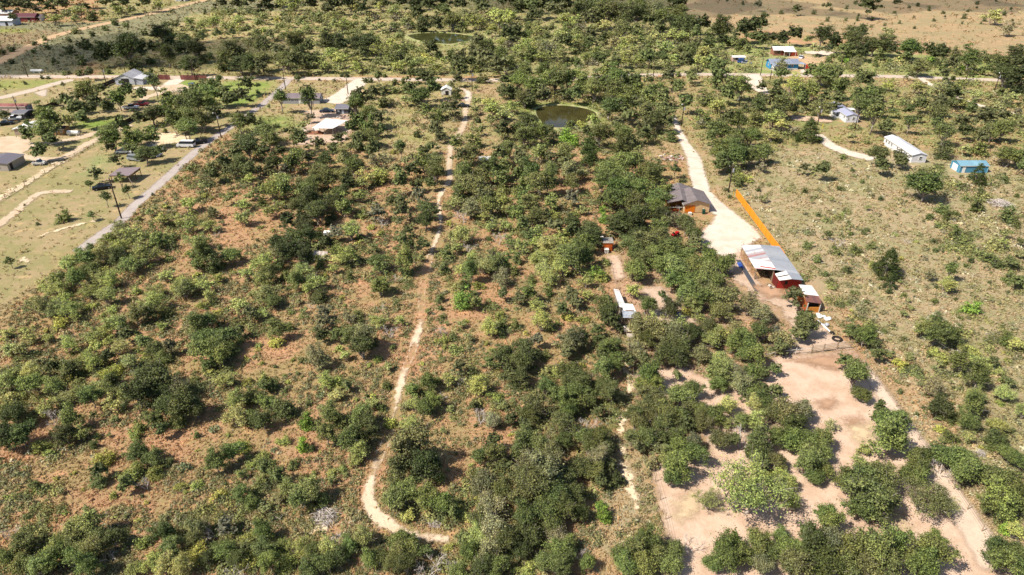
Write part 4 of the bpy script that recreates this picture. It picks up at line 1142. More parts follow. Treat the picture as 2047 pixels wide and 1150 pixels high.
# denser stands filled in between the trees above: outline, spacing (survey units), kinds, sizes
FILL = [
 (P_(0,620, 160,500, 440,290, 880,300, 1200,560, 1220,1050, 0,1080), 74, 'mymyb', (9, 18)),
 (P_(1262,700, 1340,740, 1440,768, 1530,800, 1560,850, 1640,890, 1650,950, 1590,950, 1500,920, 1440,870, 1400,910, 1330,925, 1270,860), -40, 'oaOag', (44, 60)),
 (P_(1270,620, 1540,620, 1530,700, 1430,750, 1280,700), -36, 'oaOog', (42, 56)),
 (P_(1000,50, 1380,58, 1440,90, 1446,142, 1180,147, 1180,125, 1060,122, 1000,100), 13, 'mmmmmnbgmm', (20, 34)),
 (P_(1060,-4, 1350,-4, 1380,40, 1340,58, 1180,56, 1030,30), 12, 'ooOOog', (32, 48)),
 (P_(450,-4, 1070,-4, 1060,26, 1000,30, 800,26, 560,18, 440,10), 12, 'oOoomO', (28, 42)),
 (P_(-10,-4, 330,-4, 290,6, 220,20, 110,20, 90,30, -10,26), 17, 'oomOog', (24, 38)),
 (P_(820,24, 1040,26, 1040,60, 960,62, 820,56), 17, 'ooOmg', (30, 44)),
 (P_(200,85, 420,90, 480,130, 300,128, 180,118), 20, 'OoOb', (24, 40)),
 (P_(440,85, 640,90, 640,140, 460,140), 20, 'Oomg', (28, 44)),
 (P_(640,98, 800,100, 1000,90, 1040,140, 900,140, 660,140), 17, 'mgmby', (22, 32)),
 (P_(1400,60, 1560,74, 1700,82, 1800,92, 1900,106, 1900,118, 1790,110, 1640,102, 1440,86), 13, 'OoOgbg', (26, 42)),
 (P_(1860,96, 2047,110, 2047,160, 1990,150, 1880,124), 20, 'bbOog', (20, 36)),
 (P_(470,285, 700,270, 880,320, 860,360, 740,370, 690,430, 650,560, 560,560, 545,480, 600,420, 480,345), 25, 'OoOgOa', (38, 54)),
 (P_(890,300, 1180,290, 1200,350, 1150,400, 1110,460, 1020,440, 900,400), 27, 'oogoga', (38, 54)),
 (P_(1185,320, 1330,320, 1330,420, 1400,470, 1400,520, 1290,530, 1180,470), 26, 'OOgGO', (42, 58)),
 (P_(1020,150, 1340,160, 1340,270, 1200,285, 1190,215, 1020,205), 22, 'ggog', (32, 48)),
 (P_(1240,520, 1440,520, 1480,600, 1400,580, 1280,560), 30, 'ggoG', (40, 56)),

 (P_(1030,60, 1380,62, 1440,120, 1440,142, 1180,145, 1180,125, 1060,122, 1030,90), 22, 'mmmmmnb', (18, 30)),
 (P_(380,62, 560,28, 800,40, 1020,60, 1000,100, 640,78, 470,66, 350,80), 22, 'mmmmnby', (14, 22)),
 (P_(780,70, 1020,62, 1020,110, 960,108, 940,80, 860,108, 780,104), 18, 'mybm', (14, 22)),
 (P_(1060,-2, 1360,-2, 1380,34, 1340,56, 1180,56, 1030,26), 30, 'ooOom', (34, 50)),
 (P_(420,-2, 1060,-2, 1040,26, 800,30, 560,22, 430,14), 30, 'oOoomm', (28, 40)),
 (P_(-10,-4, 320,-4, 300,4, 230,18, 80,16, -10,14), 30, 'oomo', (24, 34)),
 (P_(1450,2, 2047,2, 2047,40, 1900,46, 1640,44, 1450,24), 34, 'bbbo', (6, 11)),
 (P_(1480,20, 2047,26, 2047,75, 1700,55, 1480,40), 60, 'b', (5, 8)),
 (P_(1440,76, 1540,88, 1620,100, 1660,100, 1740,108, 1900,120, 1980,140, 1900,140, 1700,120, 1440,100), 20, 'bmvb', (12, 20)),
 (P_(1100,440, 1200,440, 1210,500, 1180,540, 1020,545, 1010,460), 30, 'gmmb', (24, 38)),
 (P_(500,290, 860,290, 880,370, 800,440, 700,440, 650,560, 520,570, 520,440), 60, 'mgbo', (20, 30)),
 (P_(1370,160, 1700,170, 1660,210, 1560,230, 1550,290, 1420,300), 46, 'gmob', (24, 38)),
 (P_(1780,190, 2047,190, 2047,290, 1900,300, 1800,250), 44, 'omgb', (18, 34)),
 (P_(1250,600, 1540,600, 1540,860, 1260,870), 52, 'ogga', (38, 54)),
 (P_(0,660, 330,640, 330,860, 0,900), 66, 'myyb', (18, 30)),
 (P_(1000,560, 1220,600, 1230,840, 1010,860), 70, 'myob', (24, 40)),
 (P_(0,1070, 900,1080, 900,1150, 0,1150), 50, 'myog', (34, 50)),
 (P_(560,880, 720,880, 720,1030, 520,1030, 460,960), 60, 'ybm', (20, 34)),
 (P_(0,600, 100,590, 330,500, 470,560, 520,700, 330,680, 0,700), 76, 'myym', (16, 28)),
 (P_(330,560, 840,560, 830,700, 780,850, 520,860, 470,760), 88, 'yymb', (12, 22)),
 (P_(860,560, 1220,620, 1200,760, 1000,860, 820,850, 850,680), 80, 'ymyb', (14, 24)),
 (P_(0,930, 480,960, 720,900, 720,1040, 460,1060, 0,1060), 90, 'yymd', (12, 22)),
 (P_(880,400, 1200,400, 1210,560, 880,560), 60, 'mmyb', (18, 30)),
 (P_(520,420, 880,380, 850,560, 520,570), 66, 'mmyb', (14, 24)),
 (P_(160,440, 440,290, 520,400, 520,560, 120,560), 66, 'mmyy', (14, 24)),
 (P_(1560,300, 2047,330, 2047,900, 1800,800, 1600,560), 62, 'bbym', (7, 16)),
 (P_(1640,640, 1990,1100, 2047,1100, 2047,700), 60, 'bym', (12, 24)),
 (P_(1880,820, 2047,820, 2047,1000, 1960,960), 50, 'gmb', (26, 44)),
]
LANDMARKS = [ # survey position, name
 (1380,400,'the tan house'),(1530,520,'the barn with the patched metal roof'),(1515,440,'the long orange fence'),
 (1615,600,'the orange and rust roofed shed'),(1215,492,'the small orange shed'),(1250,610,'the white roofed coop'),
 (1355,628,'the blue barrel'),(1673,676,'the big black tyre'),(1660,702,'the paddock gate'),(1650,790,'the upper half of the bare paddock'),
 (1400,1040,'the lower left corner of the bare paddock'),(1930,1040,'the lower right corner of the bare paddock'),(1700,940,'the narrow middle of the bare paddock'),
 (1110,235,'the near pond'),(885,75,'the far pond'),(1808,298,'the nearer white mobile home'),(1690,228,'the farther white mobile home'),
 (1937,333,'the blue garage'),(1565,125,'the bright blue house'),(1563,100,'the white roofed brick house'),(1475,118,'the little white roofed hut'),
 (250,350,'the open carport'),(120,300,'the left sandy yard'),(265,160,'the grey workshop'),(600,195,'the long grey house'),(665,248,'the white canopy'),
 (682,214,'the small dark roofed shed'),(30,218,'the red roofed trailer'),(15,328,'the grey shed at the left edge'),(380,286,'the parked van and trailer on the lane'),
 (285,310,'the cluster of parked cars'),(892,186,'the small white hut'),(640,512,'the leaning metal sheet'),(655,468,'the white feed box'),
 (880,400,'the top bend of the dirt track'),(865,510,'the upper straight of the dirt track'),(843,610,'the two rutted part of the dirt track'),
 (800,770,'the middle of the dirt track'),(760,900,'the lower straight of the dirt track'),(745,1020,'the bottom bend of the dirt track'),
 (910,1077,'the bottom end of the dirt track'),(1385,300,'the white caliche drive'),(1450,470,'the wide caliche yard'),
 (200,468,'the lower end of the grey lane'),(340,345,'the middle of the grey lane'),(500,225,'the top of the grey lane'),
 (240,395,'the leaning pole beside the grey lane'),(1690,300,'the curving white drive'),
 (1990,405,'the brush pile at the right edge'),(1945,611,'the vivid green bush on the right'),(1778,522,'the big dark juniper'),
 (1854,368,'the big round tree below the mobile home'),(300,765,'the big dark oak left of centre'),(825,900,'the big grey oak by the track'),
 (30,850,'the left edge of the photo'),(20,680,'the left edge above the scrub'),(150,1110,'the bottom left corner'),(430,1110,'the bottom edge left of centre'),
 (650,1035,'the long heap of grey branches'),(1050,1110,'the bottom edge at centre'),(1300,1130,'the bottom edge right of centre'),(1700,1130,'the bottom edge under the paddock'),
 (2030,1090,'the bottom right corner'),(2030,960,'the right edge beside the paddock'),(2030,780,'the right edge above the paddock corner'),
 (400,560,'the left scrub field'),(420,680,'the middle of the left scrub'),(560,720,'the red grass clearing'),(1100,930,'the big grey oak thicket'),
 (1060,640,'the scrub left of the coop'),(1160,760,'the scrub below the coop'),(1330,680,'the oaks below the coop'),(1440,830,'the oaks left of the paddock'),
 (1300,380,'the dark grove left of the tan house'),(1290,470,'the dark grove below the tan house'),(620,400,'the dark juniper and oak belt'),
 (950,350,'the oaks beside the far track'),(930,250,'the white far track'),(250,90,'the huge dark oak of the left meadow'),(465,100,'the second huge dark oak'),
 (100,60,'the far dirt road'),(300,30,'the far end of the dirt road'),(680,85,'the dark oak pair beyond the road'),(600,30,'the pale mesquite plain'),
 (1200,100,'the mesquite flat beyond the road'),(1150,20,'the dark wood at the top edge'),(1300,40,'the grey treetop wood'),(1800,40,'the tan prairie at the top right'),
 (1500,60,'the prairie edge trees'),(1750,90,'the creek line of dark trees'),(2020,140,'the dark trees at the right road end'),(1870,150,'the right stretch of county road'),
 (1620,170,'the thicket in front of the blue house'),(1480,240,'the thicket right of the caliche drive'),(1250,210,'the grove right of the near pond'),
 (1080,160,'the grove beyond the near pond'),(850,160,'the trees where the road is hidden'),(150,180,'the dark trees by the workshop'),(400,210,'the grove left of the grey lane'),
 (720,160,'the road junction by the white drive'),(820,330,'the bushes left of the far track'),(720,330,'the grey oak in the belt'),(560,250,'the dark oaks by the green lawn'),
 (1960,250,'the oak grove at the upper right'),(1900,440,'the bushes below the blue garage'),(1700,480,'the open field right of the barn'),
 (20,20,'the top left corner'),(60,250,'the trees of the left sandy yard'),
]

def solve(x, y, w, ratio):
    """ground point and true width of a crown seen centred at x, y with apparent width w"""
    wm = 4.0
    for _ in range(8):
        X, Y = gp(x, y, 0.5 * ratio * wm)
        wm = w / FPX * depth(X, Y, 0.5 * ratio * wm)
    return X, Y, wm
items = []
for line in PLANTS.split('\n'):
    if not line.strip(): continue
    code, rest = line.split(' ', 1)
    for tr in rest.split(','):
        x, y, w_ = map(float, tr.split())
        items.append([code, x, y, w_])
prs = random.Random(11)
def on_sheet(X, Y, m=1.0):
    for fn, (x0, x1, y0, y1) in SHEETS:
        if x0 - m <= X <= x1 + m and y0 - m <= Y <= y1 + m and fn(np.array([X]), np.array([Y]))[0] < m: return True
    return any(polydist(np.array([X]), np.array([Y]), P)[0] < 2.0 for P in PONDS)
KEEPOUT = [(800,58,965,116),(1055,205,1195,275),(1330,355,1430,440),(1475,480,1650,640),(1760,262,1860,335),(1650,200,1725,255),(1890,310,1985,355),(1520,85,1640,145),(1460,105,1492,130),(555,180,650,215),(625,232,705,265),(232,142,300,175),(215,330,290,368),(0,310,36,348),(0,200,70,232),(1200,478,1230,512),(1222,580,1280,650)]
base_items = list(items)
bx_ = np.array([i[1] for i in items]); by_ = np.array([i[2] for i in items]); bw_ = np.array([i[3] for i in items])
for poly, sp, kinds, (s0, s1) in FILL:
    x0, x1 = min(p_[0] for p_ in poly), max(p_[0] for p_ in poly); y0, y1 = min(p_[1] for p_ in poly), max(p_[1] for p_ in poly)
    nosheet = sp < 0; sp = abs(sp)
    yy = y0
    while yy < y1:
        vs_ = sp * 0.55
        xx = x0
        while xx < x1:
            x = xx + prs.uniform(-.4, .4) * sp; y = yy + prs.uniform(-.4, .4) * vs_
            xx += sp
            if not inpoly(np.array([x]), np.array([y]), poly)[0]: continue
            w_ = prs.uniform(s0, s1)
            d = np.hypot(bx_ - x, (by_ - y) * 1.6)
            if np.any(d < (bw_ + w_) * 0.33): continue
            if any(a <= x <= c and b <= y <= d_ for a, b, c, d_ in KEEPOUT): continue
            code = prs.choice(kinds)
            X, Y, wm = solve(x, y, w_, RATIO[KINDS[code][2]])
            if not nosheet and on_sheet(X, Y, 1.2 + 0.35 * wm): continue
            items.append([code, x, y, w_])
            bx_ = np.append(bx_, x); by_ = np.append(by_, y); bw_ = np.append(bw_, w_)
        yy += vs_
# describe every plant so that it can be found again
recs = []
for code, x, y, w_ in items:
    nm, cat, mod, colr, words = KINDS[code]
    X, Y, wm = solve(x, y, w_ * WMUL.get(code, 1.0) * (1.04 + (0.22 if y < 280 else 0.22 - 0.22 * min(1, (y - 280) / 260)) * min(1, max(0, (58 - w_) / 22))), RATIO[mod])
    recs.append(dict(code=code, x=x, y=y, w=w_, X=X, Y=Y, wm=wm, name=nm, cat=cat, mod=mod, colr=colr, words=words))
byname = {}
for r_ in recs: byname.setdefault(r_['name'], []).append(r_)
extra = []
for nm, L in byname.items():
    L.sort(key=lambda r_: -r_['w'])
    for r_ in L[295:]: r_['stuff'] = True; extra.append(r_)
indiv = [r_ for r_ in recs if 'stuff' not in r_]
ORD = ['nearest', 'second', 'third', 'fourth', 'fifth', 'sixth', 'seventh', 'eighth', 'ninth', 'tenth', 'eleventh', 'twelfth', 'thirteenth', 'fourteenth', 'fifteenth', 'sixteenth']
seen = {}
for r_ in indiv:
    sz = {'tree': ((2.6, 'small '), (5.6, ''), (99, 'large '))}.get(r_['cat'], ((1.7, 'small '), (3.0, ''), (99, 'large ')))
    r_['size'] = next(s for t_, s in sz if r_['wm'] < t_)
    r_['word'] = prs.choice(r_['words'])
    best = min(LANDMARKS, key=lambda l: math.hypot(l[0] - r_['x'], (l[1] - r_['y']) * 1.5))
    dx, dy = r_['x'] - best[0], (r_['y'] - best[1]) * 1.4
    if math.hypot(dx, dy) < 9: rel = 'right at'
    elif abs(dx) > abs(dy): rel = 'left of' if dx < 0 else 'right of'
    else: rel = 'beyond' if dy < 0 else 'in front of'
    r_['rel'] = rel; r_['lm'] = best[2]; r_['dist'] = math.hypot(dx, dy)
    seen.setdefault((r_['size'] + r_['word'], rel, best[2]), []).append(r_)
for (wd, rel, lm), L in seen.items():
    L.sort(key=lambda r_: r_['dist'])
    for i, r_ in enumerate(L):
        r_['label'] = ('%s %s %s' % (wd, rel, lm)) if len(L) == 1 else ('%s %s, %s %s, counted outward' % (ORD[min(i, 15)], wd, rel, lm) if i else 'nearest %s %s %s' % (wd, rel, lm))
        if len(r_['label'].split()) > 16: r_['label'] = r_['label'].replace(', counted outward', '').replace('slim young tree on a bare trunk', 'slim young tree').replace('small upright tree with a visible trunk', 'small upright tree').replace(' that', '')
        while len(r_['label'].split()) > 16: r_['label'] = ' '.join(w__ for i__, w__ in enumerate(r_['label'].split()) if i__ != 1)
GROUPS = {'oak_tree': 'oak trees of the scrub and groves', 'broadleaf_tree': 'green broadleaf trees among the oaks', 'mesquite_tree': 'mesquite trees over the dry grass',
          'low_shrub': 'low yellow green shrubs', 'bush': 'round bushes scattered over the fields', 'bright_shrub': 'vivid green shrubs', 'juniper_tree': 'dark junipers',
          'young_tree': 'young trees on bare trunks', 'dead_bush': 'leafless bushes', 'brush_pile': 'cut brush piles', 'cactus': 'prickly pear clumps'}
for q, r_ in enumerate(indiv):
    lod = 2 if r_['w'] > 40 else (1 if r_['w'] > 22 else 0)
    nv = (5, 5, 6)[lod]
    fol, wood = model(r_['mod'], lod, prs.randrange(nv))
    if r_['mod'] == 'juniper' : fol, wood = model('juniper', max(lod, 1), prs.randrange(2))
    sc = r_['wm'] * prs.uniform(0.95, 1.08)
    sxyz = (sc * prs.uniform(0.92, 1.1), sc * prs.uniform(0.92, 1.1), sc * prs.uniform(0.85, 1.12) * (0.78 if (r_['w'] > 52 and r_['y'] < 300) else 1))
    rz = prs.uniform(0, 6.283)
    if r_['colr']:
        c = prs.choice(r_['colr'][1:]); k = prs.uniform(0.7, 1.25) * (0.88 if r_['y'] > 600 and r_['mod'] in ('oak', 'green') and r_['x'] > 900 else 1.0)
        tint = (c[0] * k * prs.uniform(0.92, 1.08), c[1] * k, c[2] * k * prs.uniform(0.9, 1.1), 1)
    else: tint = (1, 1, 1, 1)
    if r_['w'] < 15 and fol is not None and r_['mod'] != 'sapling':
        o = link(r_['name'], fol); root = o; o.color = tint
    elif fol is None or wood is None:
        o = link(r_['name'], fol or wood); root = o; o.color = tint
    else:
        root = empty(r_['name'])
        f = link('crown' if r_['cat'] == 'tree' else 'foliage', fol, root); f.color = tint
        b = link('trunk' if r_['cat'] == 'tree' else 'stems', wood, root)
    root.location = (r_['X'], r_['Y'], 0.0); root.rotation_euler = (0, 0, rz); root.scale = sxyz
    tag(root, r_['label'], r_['cat'], GROUPS[r_['name']])
# the far wood that reads as one mass
def mass(name, label, L, cat):
    if not L: return
    vs = []; lr = []; cc = []
    for r_ in L:
        fol, _ = model(r_['mod'], 0, prs.randrange(5))
        n = len(fol.vertices); a = np.empty(n * 3, np.float32); fol.vertices.foreach_get('co', a); a = a.reshape(-1, 3)
        th = prs.uniform(0, 6.28); k, s = math.cos(th), math.sin(th); sc = r_['wm'] * prs.uniform(1, 1.15)
        b = np.stack([(a[:, 0] * k - a[:, 1] * s) * sc + r_['X'], (a[:, 0] * s + a[:, 1] * k) * sc + r_['Y'], a[:, 2] * sc * prs.uniform(.9, 1.1)], 1)
        vs.append(b)
        lq = np.empty(n // 4, np.float32); fol.attributes['leafrand'].data.foreach_get('value', lq); lr.append(lq)
        c = prs.choice(r_['colr'][1:]); kk = prs.uniform(.8, 1.2); cc.append(np.tile(np.array([c[0] * kk, c[1] * kk, c[2] * kk, 1], np.float32), (n // 4, 1)))
    vs = np.concatenate(vs); n = len(vs) // 4
    me = npmesh(name, vs, np.arange(n * 4).reshape(n, 4), mats=[MASSLEAF])
    at = me.attributes.new('tint', 'FLOAT_COLOR', 'FACE'); lr = np.concatenate(lr)[:, None]; cc = np.concatenate(cc); cc[:, :3] *= (0.65 + 0.75 * lr)
    at.data.foreach_set('color', cc.ravel())
    tag(link(name, me), label, cat, kind='stuff')
def tint_mat(name, trans=0.2):
    t = NT(name); c = t.attr('tint').outputs[0]
    n1 = t.noise(0.9, 3, 0.6, t.pos())
    c = t.mix(t.ramp(n1, 0.35, 0.65, 0, 0.5), c, t.mix(1.0, c, (1.35, 1.2, 0.95), 'MULTIPLY'))
    b = t.bsdf(c, 0.75, 0, 0.15, link=False); tl = t.n('ShaderNodeBsdfTranslucent'); t.l(c, tl.inputs[0])
    mx = t.n('ShaderNodeMixShader'); mx.inputs[0].default_value = trans
    t.l(b, mx.inputs[1]); t.l(tl.outputs[0], mx.inputs[2]); t.l(mx.outputs[0], t.out.inputs[0]); return t.m
MASSLEAF = tint_mat('far_leaf')
for nm, L, lab in (('distant_oak_wood', [r_ for r_ in extra if r_['name'] == 'oak_tree'], 'smaller oaks of the dark wood along the top edge'),
                   ('distant_mesquite_scrub', [r_ for r_ in extra if r_['name'] == 'mesquite_tree'], 'smallest pale mesquites of the far flat'),
                   ('distant_green_thicket', [r_ for r_ in extra if r_['name'] in ('broadleaf_tree', 'bush', 'low_shrub')], 'smallest far green trees and bushes')):
    mass(nm, lab, L, 'woodland')
print('PLANTS', len(recs), {k: len(v) for k, v in byname.items()}, 'extra', len(extra))

# ================================================================ GRASS AND LOW WEEDS
def tufts(name, label, n, seed, size, kdist, colour, nb, hgt, accept, cat='grass', spread=0.5, qf=0.3, vr=0.5):
    r = np.random.default_rng(seed)
    x = r.random(n * 3) * 2167 - 60; y = r.random(n * 3) * 1190 - 10
    dx, dy = gp(x, y)
    keep = accept(x, y, dx, dy, r)
    X = dx[keep]; Y = dy[keep]
    ok = np.ones(len(X), bool)
    for fn, (x0, x1, y0, y1) in SHEETS:
        m = (X > x0) & (X < x1) & (Y > y0) & (Y < y1)
        if m.any():
            i = np.where(m)[0]; d = fn(X[i], Y[i]); ok[i[d < (1.3 if cat == 'brush' else 0.5 if cat == 'weeds' else 0.1 - 0.9 * (r.random(len(i)) < 0.12))]] = False
    for P in PONDS: ok[polydist(X, Y, P) < 1.5] = False
    for a, b, c, d_ in KEEPOUT:
        qx, qy = px(X, Y); ok[(a not in (800, 1055)) & (qx > a) & (qx < c) & (qy > (b + d_) / 2) & (qy < d_)] = False
    X = X[ok][:n]; Y = Y[ok][:n]; m = len(X)
    D = np.hypot(X, np.hypot(Y, CAM_H))
    s = size * (0.5 + 1.0 * r.random(m)) * np.maximum(0.8, D * kdist)
    A, B = zone_paint(X, Y)
    f = np.clip((fbm(X, Y, 0.25, 3) - 0.42) * 7, 0, 1)[:, None]
    base = A * (1 - f) + B * f
    P = np.repeat(np.stack([X, Y, np.zeros(m)], 1), nb, 0); S_ = np.repeat(s, nb)
    a = r.random(m * nb) * 6.283; rr = np.sqrt(r.random(m * nb)) * spread
    P[:, 0] += np.cos(a) * rr * S_; P[:, 1] += np.sin(a) * rr * S_
    P[:, 2] += hgt * S_ * (0.15 + 0.85 * r.random(m * nb)) * (1 - rr / spread * 0.6)
    N = np.stack([np.cos(a) * rr / spread, np.sin(a) * rr / spread, 0.5 + 0.5 * r.random(m * nb)], 1) + unit(r, m * nb) * 0.6
    N /= np.linalg.norm(N, axis=1)[:, None]
    Vq = quads_at(P, N, S_ * qf * (0.6 + 0.8 * r.random(m * nb)), r, 1.7)
    Vq[:, 2] = np.maximum(Vq[:, 2], 0.005)
    c = colour(base, r, m, X, Y)
    c = np.repeat(c, nb, 0) * (1 - vr / 2 + vr * r.random((m * nb, 1)))
    me = npmesh(name, Vq, np.arange(m * nb * 4).reshape(-1, 4), mats=[MASSLEAF])
    at = me.attributes.new('tint', 'FLOAT_COLOR', 'FACE'); at.data.foreach_set('color', np.concatenate([c, np.ones((len(c), 1))], 1).astype(np.float32).ravel())
    tag(link(name, me), label, cat, kind='stuff')
ROUGH = P_(560,240, 760,200, 1040,210, 1350,300, 1480,540, 1600,640, 1720,720, 2047,1150, -60,1190, -60,700, 160,500, 440,270)
RIGHT = P_(1400,160, 2110,165, 2110,1190, 1990,1110, 1710,700, 1600,560, 1480,390, 1380,260)
PADD = P_(1548,716, 1708,702, 1835,884, 1990,1112, 2030,1175, 1360,1175, 1318,1000, 1265,745, 1430,765)
def acc_all(x, y, X, Y, r):
    mown = inpoly(x, y, P_(-60,160, 560,160, 440,270, 243,437, 150,508, -60,660))
    return ~(mown & (r.random(len(x)) < 0.85)) & ~((y < 120) & (x > 1340) & (r.random(len(x)) < 0.8)) & ~inpoly(x, y, PADD)
pal = np.array([(0.36,0.23,0.13), (0.40,0.29,0.17), (0.30,0.17,0.10), (0.25,0.22,0.09), (0.20,0.20,0.075)])
def col_grass(base, r, m, X, Y):
    k = pal[r.integers(0, len(pal), m)]; q = r.random((m, 1)) * 0.35
    return base * (1 - q) * 0.92 + k * q
tufts('dry_grass', 'dry bunch grass in straw, rust and olive over the fields', 95000, 5, 0.42, 0.0085, col_grass, 6, 0.8, acc_all, qf=0.30, vr=0.34)
def acc_weed(x, y, X, Y, r):
    n = fbm(X, Y, 0.10, 9)
    return (inpoly(x, y, ROUGH) | (inpoly(x, y, RIGHT) & (r.random(len(x)) < 0.3))) & (n > 0.46) & ~inpoly(x, y, PADD)
wp = np.array([(0.21,0.21,0.095), (0.16,0.175,0.075), (0.24,0.225,0.11), (0.19,0.19,0.11), (0.32,0.25,0.14)])
def col_weed(base, r, m, X, Y): return wp[r.integers(0, len(wp), m)] * (0.75 + 0.5 * r.random((m, 1)))
tufts('green_weeds', 'low yellow green weeds spreading between the bushes', 16000, 6, 0.9, 0.0085, col_weed, 32, 0.6, acc_weed, 'weeds', qf=0.15, vr=0.6)
def acc_brush(x, y, X, Y, r):
    n = fbm(X, Y, 0.07, 21)
    far = inpoly(x, y, P_(430,20, 1020,40, 1400,60, 1440,148, 640,150, 330,90)) | inpoly(x, y, P_(1000,160, 1350,160, 1340,300, 1000,300)) | inpoly(x, y, P_(1440,80, 1900,112, 1990,145, 1440,146))
    mid = inpoly(x, y, P_(560,250, 760,300, 1330,300, 1400,560, 1240,600, 1240,1150, -60,1150, -60,700, 160,500, 440,270)) | inpoly(x, y, P_(1400,160, 2110,165, 2110,310, 1560,290, 1400,290))
    return (far & (n > 0.38)) | (mid & (n > 0.54 + 0.08 * np.clip((y - 420) / 180, 0, 1))) | (inpoly(x, y, RIGHT) & (n > 0.62))
bp = np.array([(0.17,0.19,0.07), (0.13,0.155,0.06), (0.21,0.22,0.085), (0.15,0.16,0.085), (0.24,0.235,0.09), (0.10,0.12,0.05)])
def col_brush(base, r, m, X, Y): return bp[r.integers(0, len(bp), m)] * (0.8 + 0.5 * r.random((m, 1)))
tufts('low_brush', 'knee to waist high brush filling the gaps between the trees', 4800, 17, 1.8, 0.0075, col_brush, 110, 0.62, acc_brush, 'brush', qf=0.08, vr=0.9)
def acc_sage(x, y, X, Y, r):
    n = fbm(X, Y, 0.16, 12)
    return ((inpoly(x, y, RIGHT) & (n > 0.50)) | (inpoly(x, y, P_(-60,850, 560,860, 560,1060, -60,1060)) & (n > 0.56)) | (inpoly(x, y, P_(1200,960, 1330,980, 1330,1100, 1220,1100)) & (n > 0.45))) & (y > 300)
def col_sage(base, r, m, X, Y): return np.array([[0.38, 0.36, 0.24]]) * (0.75 + 0.5 * r.random((m, 1))) + r.random((m, 3)) * 0.03
tufts('silver_weeds', 'pale silvery green weeds in patches over the right field', 3600, 8, 0.8, 0.008, col_sage, 20, 0.5, acc_sage, 'weeds', qf=0.2)

